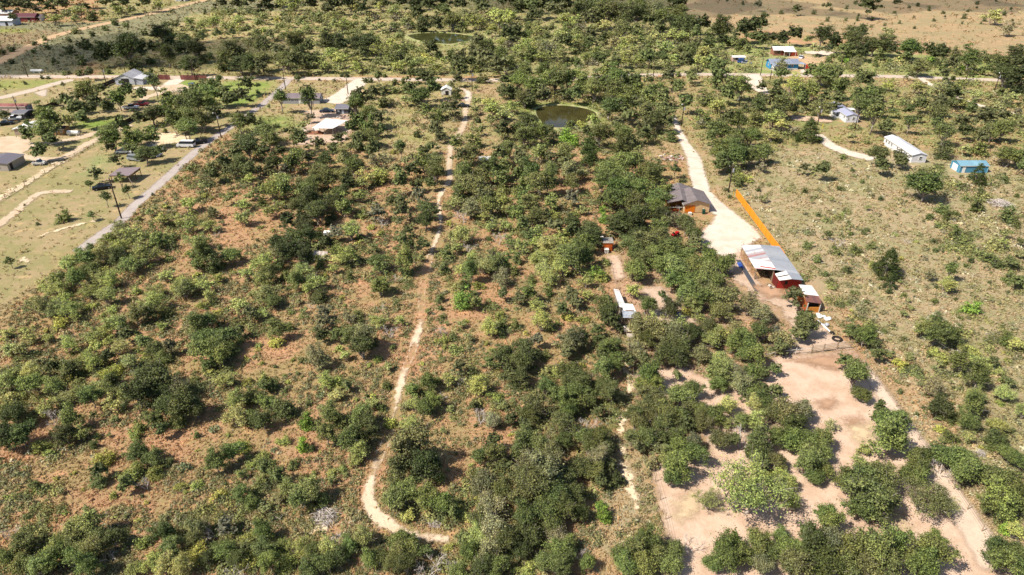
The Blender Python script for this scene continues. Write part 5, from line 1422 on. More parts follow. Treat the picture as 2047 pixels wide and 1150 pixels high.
# ================================================================ BUILDINGS
WHITE = paint('e6e2da', 0.6, 0.12); WHITER = paint('f2f0ea', 0.5, 0.08)
TRIM = paint('d9d4c8', 0.6, 0.15); DARK = paint('26211f', 0.8, 0.2); WOOD = paint('7a5a3e', 0.85, 0.3); GREYW = paint('8c857d', 0.8, 0.3)
POLEW = paint('4a3c31', 0.9, 0.3); POSTW = paint('a8937a', 0.85, 0.3)
GALV = paint('b4b7bc', 0.4, 0.2, 0.3); RUST = paint('83503a', 0.8, 0.35)
def gable(name, label, x0, x1, y0, y1, zw, zr, axis, wallm, roofm, over=0.35, cat='house', ridge=None, group=None, rz=0.0, walls=True):
    """walls + two slope roof; axis 'x' or 'y' is the ridge direction. Returns root and a helper for openings"""
    cx, cy = (x0 + x1) / 2, (y0 + y1) / 2
    root = empty(name, (cx, cy, 0), rz); tag(root, label, cat, group)
    a, b = (x1 - x0) / 2, (y1 - y0) / 2
    if axis == 'x': hw, hl = b, a
    else: hw, hl = a, b
    rd = 0.0 if ridge is None else (ridge - (cx if axis == 'y' else cy))
    def T(u, v, z): return (u, v, z) if axis == 'y' else (v, u, z)      # u across, v along
    if walls:
        prof = [(-hw, 0.0), (hw, 0.0), (hw, zw), (rd, zr - 0.03), (-hw, zw)]
        vs = [T(u, -hl, z) for u, z in prof] + [T(u, hl, z) for u, z in prof]
        n = 5; fs = [(0, 1, 2, 3, 4), (9, 8, 7, 6, 5)] + [((i + 1) % n, i, n + i, n + (i + 1) % n) for i in range(n)]
        w_ = MB().add(vs, fs).build('wall', wallm, root)
    sl1 = (zr - zw) / (hw + rd) ; sl2 = (zr - zw) / (hw - rd)
    o = over; th = 0.1
    r_ = MB()
    for s, sl in ((-1, sl1), (1, sl2)):
        e = s * (hw + o); ze = zw - sl * o
        q = [T(e, -hl - o, ze + th), T(rd, -hl - o, zr + th), T(rd, hl + o, zr + th), T(e, hl + o, ze + th)]
        if (s == 1) == (axis == 'y'): q = q[::-1]
        r_.slab(q, th)
    rf = r_.build('roof', roofm, root)
    f = MB()
    for s, sl in ((-1, sl1), (1, sl2)):          # fascia boards along the eaves
        e = s * (hw + o + 0.02); ze = zw - sl * o
        for (p0, p1) in (((e, -hl - o), (e, hl + o)),):
            q = [T(e - 0.02, -hl - o, ze + th * 0.9), T(e + 0.02, -hl - o, ze + th * 0.9), T(e + 0.02, hl + o, ze + th * 0.9), T(e - 0.02, hl + o, ze + th * 0.9)]
            f.slab(q, 0.16)
    f.build('fascia', TRIM, root)
    def opening(kind, face, u, z0, w, h, m=None, fm=None):
        """u: position along the face; windows and doors stand a few cm proud"""
        fm = fm or WHITER
        def F(u_, z, d):
            if face == 'S': return (u_, -b - d, z)
            if face == 'N': return (u_, b + d, z)
            if face == 'W': return (-a - d, u_, z)
            return (a + d, u_, z)
        def bx(u0, u1, z0_, z1, d0, d1):
            p = [F(u0, z0_, d0), F(u1, z0_, d0), F(u1, z0_, d1), F(u0, z0_, d1), F(u0, z1, d0), F(u1, z1, d0), F(u1, z1, d1), F(u0, z1, d1)]
            return p, [(3, 2, 1, 0), (4, 5, 6, 7), (0, 1, 5, 4), (1, 2, 6, 5), (2, 3, 7, 6), (3, 0, 4, 7)]
        if kind == 'window':
            f_ = MB(); t_ = 0.09
            for q in ((u - w / 2 - t_, u + w / 2 + t_, z0 - t_, z0), (u - w / 2 - t_, u + w / 2 + t_, z0 + h, z0 + h + t_), (u - w / 2 - t_, u - w / 2, z0, z0 + h), (u + w / 2, u + w / 2 + t_, z0, z0 + h), (u - w / 2, u + w / 2, z0 + h / 2 - 0.03, z0 + h / 2 + 0.03)):
                f_.add(*bx(*q, -0.02, 0.06))
            fo = f_.build('window', fm, root)
            MB().add(*bx(u - w / 2, u + w / 2, z0, z0 + h, -0.02, 0.025)).build('pane', m or glass(), fo)
        else:
            d_ = MB().add(*bx(u - w / 2, u + w / 2, z0, z0 + h, -0.02, 0.05)).build('door' if kind == 'door' else kind, m or WHITER, root)
            if kind == 'door': MB().add(*bx(u + w * 0.35, u + w * 0.42, z0 + h * 0.45, z0 + h * 0.53, 0.05, 0.10)).build('handle', DARK, d_)
    return root, opening

SHG = shingle('8d8385', '79706f')
# --- tan house: main block and porch wing
root, op = gable('tan_house', 'tan house with grey shingle roof and an orange panel on its end wall', 40.2, 46.0, 146.9, 154.3, 2.25, 3.25, 'y', siding('dcb98a', 0.6, 0), SHG, 0.45, ridge=42.9)
op('panel', 'S', -1.6, 0.1, 2.3, 1.75, paint('e07a14', 0.6, 0.15))
op('skirting', 'S', 0.0, -0.02, 5.7, 0.14, RUST)
op('window', 'E', 1.5, 0.9, 0.9, 0.9); op('window', 'E', -1.8, 0.9, 0.9, 0.9)
op('window', 'W', -2.9, 1.0, 0.5, 0.7)
lx, ly = 43.1, 150.6
w2 = MB(); w2.box(37.0 - lx, 40.2 - lx - .003, 150.2 - ly, 156.8 - ly, 0, 2.2); w2.build('wing_wall', siding('c07a35', 0.6, 0), root)
r2 = MB()
r2.slab([(36.2 - lx, 147.5 - ly, 2.22), (39.7 - lx, 147.5 - ly, 3.02), (40.9 - lx, 157.8 - ly, 3.22), (37.4 - lx, 157.8 - ly, 2.22)][::1], 0.1)
r2.slab([(39.7 - lx, 147.5 - ly, 3.02), (40.6 - lx, 147.5 - ly, 2.62), (43.6 - lx, 157.6 - ly, 2.3), (40.9 - lx, 157.8 - ly, 3.22)], 0.1)
r2.build('wing_roof', SHG, root)
for x in (36.6, 38.4, 39.9):
    MB().box(x - .07 - lx, x + .07 - lx, 147.75 - ly, 147.89 - ly, 0, 2.25).build('porch_post', WOOD, root)
MB().box(36.6 - lx, 39.9 - lx, 147.7 - ly, 147.76 - ly, 0.95, 1.08).build('porch_rail', TRIM, root)
MB().box(36.6 - lx, 39.2 - lx, 147.6 - ly, 147.68 - ly, 0.0, 0.62).build('porch_wall', paint('b55a22', .7, .2), root)
op('window', 'S', 1.5, 1.0, 0.02, 0.02)
# white cooler and bin in front
def barrel(name, label, x, y, r=0.3, h=0.9, m=None, cat='barrel'):
    root = empty(name, (x, y, 0)); tag(root, label, cat)
    MB().tube([(0, 0, 0), (0, 0, h * .33), (0, 0, h * .34), (0, 0, h * .66), (0, 0, h * .67), (0, 0, h)], [r * .94, r * .96, r, r * .96, r, r * .93], 14).build('body', m, root, True)
    MB().tube([(0, 0, h + .002), (0, 0, h + .04)], [r * .9, r * .85], 14).build('lid', m, root)
    return root
def bin_(name, label, x, y, w, h, m, cat):
    root = empty(name, (x, y, 0)); tag(root, label, cat)
    MB().add([(-w/2*.85, -w/2*.85, 0), (w/2*.85, -w/2*.85, 0), (w/2*.85, w/2*.85, 0), (-w/2*.85, w/2*.85, 0), (-w/2, -w/2, h), (w/2, -w/2, h), (w/2, w/2, h), (-w/2, w/2, h)], [(3,2,1,0),(4,5,6,7),(0,1,5,4),(1,2,6,5),(2,3,7,6),(3,0,4,7)]).build('body', m, root)
    MB().box(-w/2*1.06, w/2*1.06, -w/2*1.06, w/2*1.06, h + .002, h + .08).build('lid', m, root)
    for s in (-1, 1): MB().tube([(s * w * .42 - .03, w * .48, .09), (s * w * .42 + .03, w * .48, .09)], .09, 10).build('wheel', DARK, root)
bin_('wheelie_bin', 'dark green wheeled bin against the tan end wall', *gp(1406, 428), 0.62, 1.0, paint('0f4a3a', .5, .1), 'bin')
bin_('cooler', 'white cooler standing before the orange panel of the tan house', *gp(1379, 430), 0.7, 0.55, WHITE, 'cooler')
bin_('washing_machine', 'white washing machine on the porch side of the tan house', *gp(1355, 420), 0.75, 0.95, WHITE, 'appliance')

# --- barn with patched sheet metal roof
root = empty('barn', (50, 117.5, 0)); tag(root, 'open sided barn with patched white, red and grey sheet metal roof', 'barn')
RL = stripes('patched_roof_sheets', ['b0a4a4', 'b89694', 'b8b6ba', 'cfcccc', 'a87e7c', 'a8aab0'], 1, 0.75)
RR = stripes('grey_roof_sheets', ['a9acb2', 'b6b9be', '9fa3aa', 'b0b2b5'], 1, 1.1)
MB().slab([(-3.3, -2.2, 2.36), (-0.0, -4.2, 3.15), (0.2, 6.4, 3.15), (-3.1, 7.8, 2.36)], 0.07).build('west_roof', RL, root)
MB().slab([(0.0, -4.2, 3.13), (4.42, -4.2, 2.35), (4.6, 7.3, 2.35), (0.2, 6.4, 3.13)], 0.07).slab([(1.9, -7.1, 2.80), (4.3, -6.8, 2.35), (4.42, -4.2, 2.35), (1.9, -4.2, 2.80)], 0.07).build('east_roof', RR, root)
MB().slab([(-3.28, -2.0, 2.375), (-0.05, -3.9, 3.165), (0.0, -1.2, 3.168), (-3.22, 1.9, 2.382)], 0.004).build('white_sheet', paint('f0eeea', .5, .1), root)
MB().slab([(-2.3, -2.2, 2.62), (-0.05, -3.95, 3.173), (-0.05, -3.5, 3.173), (-2.2, -1.7, 2.64)], 0.004).build('red_sheet', paint('b8463c', .6, .3), root)
MB().slab([(-0.2, -6.9, 2.36), (1.88, -7.2, 2.86), (1.88, -4.0, 2.86), (-0.2, -4.3, 2.36)], 0.06).build('annex_roof', paint('e4e0da', .5, .2), root)
MB().slab([(-0.15, -5.8, 2.40), (1.85, -5.8, 2.88), (1.85, -5.5, 2.88), (-0.15, -5.5, 2.40)], 0.015).build('roof_batten', DARK, root)
for x, y in ((-3.1, -2.3), (-3.05, 0.2), (-3.0, 2.8), (-2.95, 5.2), (-2.9, 7.4), (-0.2, -3.6), (0.1, 6.0)):
    MB().box(x - .08, x + .08, y - .08, y + .08, 0, 2.3 if x < -1 else 2.95).build('post', POSTW, root)
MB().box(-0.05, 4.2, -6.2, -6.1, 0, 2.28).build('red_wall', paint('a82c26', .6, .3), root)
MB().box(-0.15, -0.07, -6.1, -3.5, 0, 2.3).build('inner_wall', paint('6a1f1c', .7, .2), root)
MB().box(4.1, 4.2, -6.05, 7.0, 0, 2.2).build('back_wall', GREYW, root)
MB().box(-0.05, 0.05, -3.3, 6.2, 0, 2.9).build('partition', paint('5b4a3d', .8, .3), root)
MB().box(1.2, 1.7, -6.26, -6.21, 1.1, 1.8).build('window', DARK, root)
for k in range(4):
    MB().box(-3.16, -3.1, -2.2, 7.3, 0.25 + k * .38, 0.35 + k * .38).build('side_rail', paint('b98a62', .85, .3), root)
tag(MB().box(-.45, .45, -7, 5.5, 0, .05).build('rubber_mat', paint('4b4f57', .8, .3), None, loc=(46.0, 117.3, 0.2)), 'long grey mat with a blue end lying beside the barn rails', 'mat')
tag(MB().add([(-.45, -1, 0), (.45, -1.2, 0.02), (.5, 1.1, 0.1), (-.4, 1.0, 0), (-.2, 0, .35), (.25, .2, .3)], [(0, 1, 4), (1, 5, 4), (1, 2, 5), (2, 3, 5), (3, 4, 5), (3, 0, 4)]).build('blue_tarp', paint('3b5fb0', .4, .2), None, loc=(45.7, 120.6, 0.26)), 'crumpled blue tarpaulin on the mat beside the barn', 'tarpaulin')
# --- rust / white roofed orange shed
root = empty('orange_shed', (53.7, 106.3, 0)); tag(root, 'narrow orange shed with white and rust brown roof sheets behind the barn', 'shed')
MB().slab([(-1.1, -0.7, 2.35), (1.4, -1.1, 2.2), (1.5, 2.6, 2.25), (-0.9, 2.7, 2.4)], .06).build('white_roof', paint('e9e6e2', .5, .15), root)
MB().slab([(-1.4, -2.6, 1.95), (1.1, -3.3, 1.95), (1.4, -1.11, 2.2), (-1.1, -0.71, 2.32)], .06).build('rust_roof', stripes('rusty_sheets', ['7c5348', '8d6457', '6c4a44', '9b7a6c'], 0, .6), root)
MB().box(-1.2, 1.1, -3.0, -2.9, 0, 1.0).build('front_wall', siding('d08838', .35, 0), root)
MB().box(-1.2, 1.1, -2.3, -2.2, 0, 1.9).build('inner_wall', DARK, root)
MB().box(1.1, 1.18, -3.0, 2.4, 0, 1.95).build('side_wall', siding('d8862c', .35, 1), root)
MB().box(-1.28, -1.2, -3.0, 2.4, 0, 1.85).build('side_wall', siding('a85c30', .35, 1), root)
for x in (-1.2, 1.05): MB().box(x - .06, x + .06, -3.14, -3.02, 0, 1.93).build('post', TRIM, root)

# --- long orange fence
root = empty('orange_fence', (55.0, 138, 0)); tag(root, 'long solid orange fence on yellow posts between the drive and the field', 'fence')
OR = siding('ff9420', .55, 1, .2)
for k in range(12):
    y = 122.4 + k * 2.85
    MB().box(-.03, .03, y - 138, y + 2.82 - 138, .25, 2.0 + .05 * math.sin(k * 2)).build('panel', OR, root)
    MB().box(-.1, -.035, y - 138 - .04, y - 138 + .04, 0, 2.05).build('post', paint('d99a2a', .8, .2), root)
MB().box(-.9, -.8, 17.8, 17.9, 0, 1.7).build('post', paint('e0a92c', .8, .1), root)
MB().box(-.8, -.1, 17.83, 17.88, 1.5, 1.58).build('brace', paint('e0a92c', .8, .1), root)
# --- small orange shed with machine
root, op = gable('small_orange_shed', 'small orange shed with flat grey top at the edge of the dark grove', 18.95, 20.95, 127.2, 129.3, 2.0, 2.12, 'x', siding('d8641c', .4, 0), paint('a09890', .8, .3), .12, 'shed')
op('door', 'S', .5, .02, .75, 1.7, paint('c05a22', .7, .2))
bin_('white_sink', 'white sink cabinet standing before the small orange shed', 19.6, 126.5, .9, .8, WHITE, 'cabinet')
tag(MB().box(-.35, .35, -.2, .2, 1.2, 1.25).box(-.3, -.26, -.1, -.06, 0, 1.2).box(.26, .3, -.1, -.06, 0, 1.2).build('small_table', WHITE, None, loc=(19.2, 131.6, 0)), 'small white table behind the small orange shed', 'table')
# --- white roofed coop and hutches
root = empty('coop', (20.2, 103, 0)); tag(root, 'long low coop with white metal roof sheets beside the wire fence', 'coop')
MB().slab([(-1.4, -1.2, 2.05), (-.1, -1.6, 1.9), (-.6, 5.0, 1.9), (-1.6, 5.0, 2.05)], .05).build('long_roof', stripes('white_sheets', ['ece8e4', 'dcd8d4', 'f2efec'], 1, .8), root)
MB().slab([(-.9, -2.6, 2.1), (1.3, -2.8, 2.0), (1.1, -.4, 2.1), (-.8, -.2, 2.2)], .05).build('mid_roof', paint('efece8', .5, .15), root)
MB().slab([(-1.2, -4.6, 1.95), (1.4, -4.6, 1.95), (1.35, -2.75, 2.08), (-1.1, -2.5, 2.12)], .05).build('front_roof', stripes('bluish_sheets', ['aab0bc', 'b9bec8', 'c8a8a0'], 0, .7), root)
MB().box(-.5, .9, -2.75, -2.6, 2.16, 2.22).build('rust_strip', RUST, root)
for x, y in ((-1.3, -4.4), (1.2, -4.4), (-1.3, -1), (1.1, -.6), (-.7, 4.8), (-1.5, 4.8)):
    MB().box(x - .05, x + .05, y - .05, y + .05, 0, 1.9).build('post', POSTW, root)
MB().box(-1.25, 1.15, -1.1, -1.0, 0, 1.85).build('wall', GREYW, root)
MB().box(-1.3, -1.22, -4.3, 4.7, 0, 1.3).build('side_wall', paint('9a8f84', .8, .3), root)
for k, (x, y, lb) in enumerate(((19.6, 96.6, 'pale wooden hutch just below the white roofed coop'), (19.9, 94.2, 'second weathered hutch in the row below the coop'), (20.0, 92.0, 'last weathered hutch in the row below the coop'))):
    h = empty('hutch', (x, y, 0)); tag(h, lb, 'hutch', 'hutches below the coop')
    MB().box(-.6, .6, -.7, .7, .3, .85).build('box', POSTW, h); MB().slab([(-.7, -.85, .92), (.7, -.85, .86), (.7, .8, .98), (-.7, .8, 1.04)], .05).build('lid', paint('cfc0b4', .8, .3), h)
    for sx_ in (-1, 1):
        for sy_ in (-1, 1): MB().box(sx_ * .5 - .04, sx_ * .5 + .04, sy_ * .6 - .04, sy_ * .6 + .04, 0, .3).build('leg', WOOD, h)
barrel('blue_barrel', 'bright blue plastic barrel on bare earth between the oaks', *gp(1355, 636), .42, 1.05, paint('1559b8', .4, .05))
# --- mobile homes on the right
def trailer(name, label, x0, x1, y0, y1, wallh, roofh, wallm, roofm, wins, cat='mobile home'):
    root, op = gable(name, label, x0, x1, y0, y1, wallh, roofh, 'y', wallm, roofm, .18, cat)
    L = y1 - y0
    op('skirting', 'S', 0, -.01, (x1 - x0) * .98, .35, TRIM); op('skirting', 'W', 0, -.01, L * .98, .35, TRIM)
    for u in wins: op('window', 'W', u, 1.15, .75, .7)
    op('window', 'S', .1 * (x1 - x0), 1.0, .75, .8)
    return root, op
CR = stripes('white_roof_sheets', ['d9d9de', 'cfd0d6', 'e2e2e4'], 1, 2.0, .45, .4)
root, op = trailer('mobile_home', 'longer white mobile home with pale roof, nearest to the blue garage', 110.2, 114.2, 180.6, 196.8, 2.25, 2.85, siding('e3e0e2', .8, 0), CR, (-7, -5, -2.5, 0, 3.4, 5, 6.6))
op('door', 'W', 1.9, .3, .8, 1.7); op('door', 'W', -3.9, .3, .8, 1.7, paint('8b8f98', .6, .1))
st = MB(); [st.box(4.3 / 2 + .05 - .3 + 0.0, 4.3 / 2 + 1.3, 1 + .0, 3.4, .28, .36) for _ in (0,)]; st.box(2.05, 3.3, 1, 3.4, .0, .27); st.build('deck', WHITE, root)
BR = stripes('bluish_roof_sheets', ['a8abc2', 'b6b8cb', '9fa2ba'], 1, 2.0, .45, .4)
root, op = trailer('mobile_home', 'shorter white mobile home with bluish roof half hidden by oaks', 108.2, 112.2, 218.6, 233.5, 2.25, 2.85, siding('dfe0e6', .8, 0), BR, (-6, 3, 5.2))
op('door', 'W', -.8, .3, .8, 1.7, paint('5f6270', .6, .1)); op('window', 'S', -1.3, .9, .35, .9)
MB().box(-3.6, -2.06, -2.4, 1.6, 0, .45).build('deck', WHITE, root); MB().slab([(-3.7, -2.5, 2.0), (-2.0, -2.5, 2.25), (-2.0, 1.7, 2.25), (-3.7, 1.7, 2.0)], .06).build('porch_roof', BR, root)
for y in (-2.3, -.4, 1.5): MB().box(-3.6, -3.5, y - .05, y + .05, .45, 1.95).build('porch_post', WHITE, root)
MB().box(-3.56, -3.5, -2.25, 1.45, .95, 1.03).build('porch_rail', WHITE, root)
MB().slab([(2.4, .5, 2.1), (4.6, .5, 2.0), (4.6, 3, 2.0), (2.4, 3, 2.1)], .06).build('side_awning', WHITER, root)
for y in (.6, 2.9): MB().box(4.45, 4.52, y - .04, y + .04, 0, 1.98).build('awning_post', WHITE, root)
# --- blue garage
root, op = gable('blue_garage', 'bright blue metal garage with white doors and pale blue roof', 119.2, 126.8, 173.1, 177.2, 1.95, 2.6, 'x', siding('5090ae', .4, 0, .12), stripes('blue_roof_sheets', ['7ba6b8', '86afc0', '739db0'], 0, 1.2), .15, 'garage')
op('roller_door', 'W', 0.1, .02, 2.3, 1.75, WHITER); op('door', 'S', -2.6, .02, .8, 1.65)
for u, f_ in ((-3.74, 'S'), (3.74, 'S')): op('corner_trim', f_, u, 0, .12, 1.93, paint('9ad0e8', .5, .05))
tag(MB().box(-.9, .9, -.35, .35, .45, .52).box(-.85, -.75, -.3, .3, 0, .45).box(.75, .85, -.3, .3, 0, .45).build('bench', WHITE, None, loc=(*gp(1946, 357), 0)), 'white bench behind the tall dark juniper at the blue garage', 'bench')
# --- blue house group beyond the road
root, op = gable('blue_house', 'bright blue house with grey blue roof beyond the county road', 109.0, 120.6, 295.5, 301.5, 2.5, 3.7, 'x', siding('3a8cbc', .5, 0, .1), stripes('slate_blue_sheets', ['8d95a6', '969eae', '848c9e'], 0, 1.5), .5)
for u in (-2.0, 3.2): op('window', 'S', u, 1.1, .8, .9)
op('door', 'S', .8, .1, .9, 2.0); op('foundation', 'S', 0, -.02, 11.4, .5, TRIM); op('window', 'W', 0, 1.1, .9, .9)
MB().slab([(-5.9, -6.6, 2.0), (-1.2, -6.2, 2.1), (-1.2, -3.4, 2.55), (-5.9, -3.4, 2.55)], .08).build('front_roof', stripes('slate_blue_sheets_b', ['98a0b0', '8d96a8'], 0, 1.5), root)
MB().box(-5.5, -1.6, -6.0, -3.2, 0, 1.95).build('front_room', WHITE, root)
MB().slab([(6.35, -3.0, 2.35), (9.0, -3.0, 2.05), (9.0, 1.0, 2.05), (6.35, 1.0, 2.35)], .08).build('porch_roof', paint('a9b6cc', .5, .1), root)
for y in (-2.8, .8): MB().box(8.8, 8.9, y - .05, y + .05, 0, 2.08).build('porch_post', WHITE, root)
MB().box(9.2, 11.2, -3.0, -.6, 0, 1.5).box(9.0, 11.4, -3.2, -.4, 1.5, 1.6).build('red_lean_to', paint('c23a2a', .6, .15), root)
root, op = gable('brick_house', 'brown brick house with white metal roof behind the blue house', 119.6, 128.4, 323.5, 328.0, 2.6, 3.6, 'x', paint('9a6b56', .8, .35), stripes('white_sheets_c', ['eeeaea', 'e4e0e0'], 0, 1.5), .5)
op('window', 'S', -2.2, 1.1, .9, .9, glass(), DARK); op('door', 'S', -.4, .1, 1, 2, paint('7a2f22', .6, .1)); op('window', 'S', 2.4, 1.1, 1, .9)
MB().slab([(-.6, -4.6, 2.2), (5.0, -4.6, 2.1), (5.0, -2.6, 2.65), (-.6, -2.6, 2.65)], .08).build('porch_roof', WHITER, root)
for x in (-.4, 2.1, 4.8): MB().box(x - .06, x + .06, -4.5, -4.38, 0, 2.08).build('porch_post', WHITE, root)
tag(MB().add([(-1.6, -1, 0), (1.6, -1, 0), (1.6, 1, 0), (-1.6, 1, 0), (-1.2, -1, 1.9), (.9, -1, 2.1), (.9, 1, 2.1), (-1.2, 1, 1.9)], [(3,2,1,0),(4,5,6,7),(0,1,5,4),(1,2,6,5),(2,3,7,6),(3,0,4,7)]).build('orange_tent', paint('d8603a', .7, .15), None, loc=(*gp(1586, 112), 0)), 'orange red tent like canopy at the corner of the brick house', 'tent')
root, op = gable('small_hut', 'little pink hut with white roof in the field beyond the road', *(lambda a: (a[0] - 2.6, a[0] + 2.6, a[1] - 1.6, a[1] + 1.6))(gp(1474, 122)), 1.9, 2.2, 'x', paint('c9a79b', .7, .2), WHITER, .35, 'hut')
op('window', 'S', -1.0, .9, .7, .6, glass(), DARK); op('window', 'S', .9, .9, .7, .6, glass(), DARK)
# --- long grey house, shed, canopy
root, op = gable('long_grey_house', 'long grey single storey house with mauve grey roof by the white drive', -81.2, -68.0, 241.6, 246.6, 2.15, 3.05, 'x', siding('9fa0a4', .3, 2), shingle('8f8288', '7d7176'), .3)
for u in (-3.9, -1.9, 1.6, 4.4): op('window', 'S', u, 1.0, .55, .75)
op('door', 'S', -.3, .1, .8, 1.7); op('window', 'E', .3, 1.0, .5, .7)
for u in (-4.5, -.9, 2.7): MB().tube([(u, .6, 2.7), (u, .6, 3.35)], .12, 8).build('roof_vent', DARK, root)
root, op = gable('small_dark_shed', 'small dark walled shed with two tone grey roof beside the oaks', -59.3, -55.2, 228.6, 234.0, 1.9, 2.4, 'x', paint('5b5e66', .7, .2), paint('77757f', .7, .2), .3, 'shed')
op('window', 'S', -1.2, .8, .5, .7, WHITER); op('door', 'S', .3, .05, .7, 1.6, paint('b8c4d0', .5, .1))
root = empty('white_canopy', (-56.3, 210.5, 0)); tag(root, 'big bright white canopy roof on posts over a small livestock pen', 'canopy')
MB().slab([(-5.0, -5.1, 2.35), (1.4, -5.3, 2.25), (4.5, 2.6, 2.4), (-2.9, 4.2, 2.6)], .07).build('roof', WHITER, root)
for x, y in ((-4.6, -4.7), (-1.4, -4.9), (1.2, -4.9), (4.1, 2.3), (-2.7, 3.8)): MB().box(x - .07, x + .07, y - .07, y + .07, 0, 2.3).build('post', GREYW, root)
def rail_fence(name, label, pts, h=1.3, nr=3, m=None, sp=3.0, cat='fence', pm=None, rr=.04, pr=.06, solid=None, group=None):
    pts = [np.array(p_, float) for p_ in pts]; c = pts[0]
    root = empty(name, (c[0], c[1], 0)); tag(root, label, cat, group)
    m = m or POSTW
    for a, b in zip(pts[:-1], pts[1:]):
        L = np.hypot(*(b - a)); n = max(1, int(round(L / sp)))
        for k in range(n + (1 if b is pts[-1] else 0)):
            q = a + (b - a) * k / n - c
            hh = h * (1.05 + .08 * math.sin(k * 5 + L))
            MB().tube([(q[0], q[1], 0), (q[0] + .03 * math.sin(k * 3), q[1], hh)], [pr, pr * .85], 6).build('post', pm or m, root)
        if solid:
            for k in range(n):
                q0 = a + (b - a) * k / n - c; q1 = a + (b - a) * (k + 1) / n - c
                d = (q1 - q0) / np.hypot(*(q1 - q0)); nn = np.array([-d[1], d[0]]) * .025
                q0 = q0 + d * .07; q1 = q1 - d * .07
                vs = [(*(q0 - nn), .08), (*(q1 - nn), .08), (*(q1 + nn), .08), (*(q0 + nn), .08)]; vs += [(x, y, h) for x, y, _ in vs]
                MB().add(vs, [(3,2,1,0),(4,5,6,7),(0,1,5,4),(1,2,6,5),(2,3,7,6),(3,0,4,7)]).build('panel', solid, root)
        else:
            for j in range(nr):
                z = h * (j + 1) / (nr + .2)
                MB().tube([(*(a - c), z), (*(b - c), z)], rr, 5).build('rail', m, root)
    return root
rail_fence('pen_fence', 'grey pipe pen rails below the white canopy', V((600,262),(640,266),(690,262)), 1.3, 4, GALV, 2.5)
tag(MB().add([(-3, -1, 0), (3, -1.2, 0), (3.2, 1.1, 0), (-2.8, 1.2, 0), (-1.5, -.2, .9), (1.6, 0, 1.1)], [(0, 1, 5, 4), (1, 2, 5), (2, 3, 4, 5), (3, 0, 4)]).build('hay_mound', paint('96654a', .9, .4), None, loc=(*gp(628, 268), 0)), 'low brown mound of hay in the pen below the canopy', 'mound')
# --- left group
root, op = gable('workshop', 'grey metal workshop with arched end and open doorway by the county road', -153.6, -146.2, 268.6, 277.5, 2.4, 4.2, 'y', siding('c4c6cc', .5, 0), stripes('grey_workshop_sheets', ['b5b3b6', 'c1bfc2', 'a8a6aa'], 1, 1.5), .25, 'workshop')
op('doorway', 'S', .2, .02, 3.0, 2.4, DARK); op('gable_truss', 'S', 0, 2.75, 4.4, .14, WHITER)
MB().box(3.72, 6.8, -4.2, 4.2, 0, 2.2).build('lean_to', siding('b9bcc6', .5, 1), root)
MB().slab([(3.5, -4.5, 2.75), (7.1, -4.5, 2.22), (7.1, 4.5, 2.22), (3.5, 4.5, 2.75)], .07).build('lean_to_roof', stripes('pale_lean_sheets', ['d4d3d6', 'c9c8cc'], 1, 1.2), root)
RED = stripes('red_fence_boards', ['7c4644', '84504c', '704040'], 0, 1.1)
rail_fence('red_fence', 'dark red board fence left of the white gateway on the county road', V((300,159),(341,160)), 1.9, 0, RED, 1.6, solid=RED, pm=RED)
rail_fence('red_fence', 'dark red board fence right of the white gateway on the county road', V((362,160),(414,161)), 1.9, 0, RED, 1.6, solid=RED, pm=RED)
BLK = paint('3a3430', .9, .3)
rail_fence('board_fence', 'dark weathered board fence left of the workshop', V((205,177),(240,161)), 1.7, 0, BLK, 2.4, solid=BLK, pm=BLK)
rail_fence('board_fence', 'dark weathered board fence slanting behind the red roofed trailer', V((62,236),(90,220),(118,210)), 1.6, 0, BLK, 2.4, solid=BLK, pm=BLK)
rail_fence('board_fence', 'dark board fence beside the gate of the left yard track', V((248,251),(262,244),(272,240)), 1.5, 0, BLK, 2.0, solid=BLK, pm=BLK)
rail_fence('wire_fence', 'low dark wire fence along the mown paddock', V((188,292),(150,312),(110,334),(70,360),(30,385),(-30,424)), .9, 3, BLK, 4.0, rr=.03)
bin_('blue_container', 'blue storage container by the red fence', *gp(384, 175), 1.7, 1.5, paint('27518c', .5, .1), 'container')
root, op = gable('red_roof_trailer', 'long pinkish white trailer with red roof at the left edge', -186, -164.2, 229.6, 233.2, 2.3, 2.75, 'x', siding('d8bfb4', .8, 0), stripes('red_roof_sheets', ['94584e', '8a5048', '9c6258'], 0, 1.2), .2, 'trailer')
op('end_panel', 'E', 0, .3, 3.2, 1.8, paint('7a7f92', .5, .1)); op('window', 'E', -.6, 1.1, .5, .7); op('window', 'S', 2, 1.0, .9, .7)
root, op = gable('grey_block_shed', 'plain grey shed with dark roof at the left edge below the yard', -143, -135.0, 174.2, 181.5, 2.1, 2.55, 'y', paint('b8ada0', .8, .2), paint('6d6972', .6, .15), .25, 'shed')
op('door', 'E', -2.2, .05, 1.0, 1.7, DARK); op('window', 'S', 1.5, .9, .7, .6)
root, op = gable('white_roof_shed', 'white roofed open shed among the trees of the left sandy yard', -153, -146.2, 205.5, 212.5, 1.95, 2.5, 'y', paint('b09a88', .8, .3), stripes('white_yard_sheets', ['eeecea', 'e2e0de'], 1, 1.1), .3, 'shed')
op('doorway', 'S', 0.5, .02, 3.2, 1.7, DARK)
root, op = gable('wooden_shed', 'small tan wooden shed with dark roof by the left yard track', *(lambda a: (a[0] - 1.7, a[0] + 1.7, a[1], a[1] + 3))(gp(120, 270)), 1.9, 2.3, 'x', siding('b3885c', .3, 0), paint('4c4446', .8, .2), .25, 'shed')
op('window', 'S', -.8, .8, .5, .6, DARK); op('window', 'S', .7, .8, .5, .6, DARK)
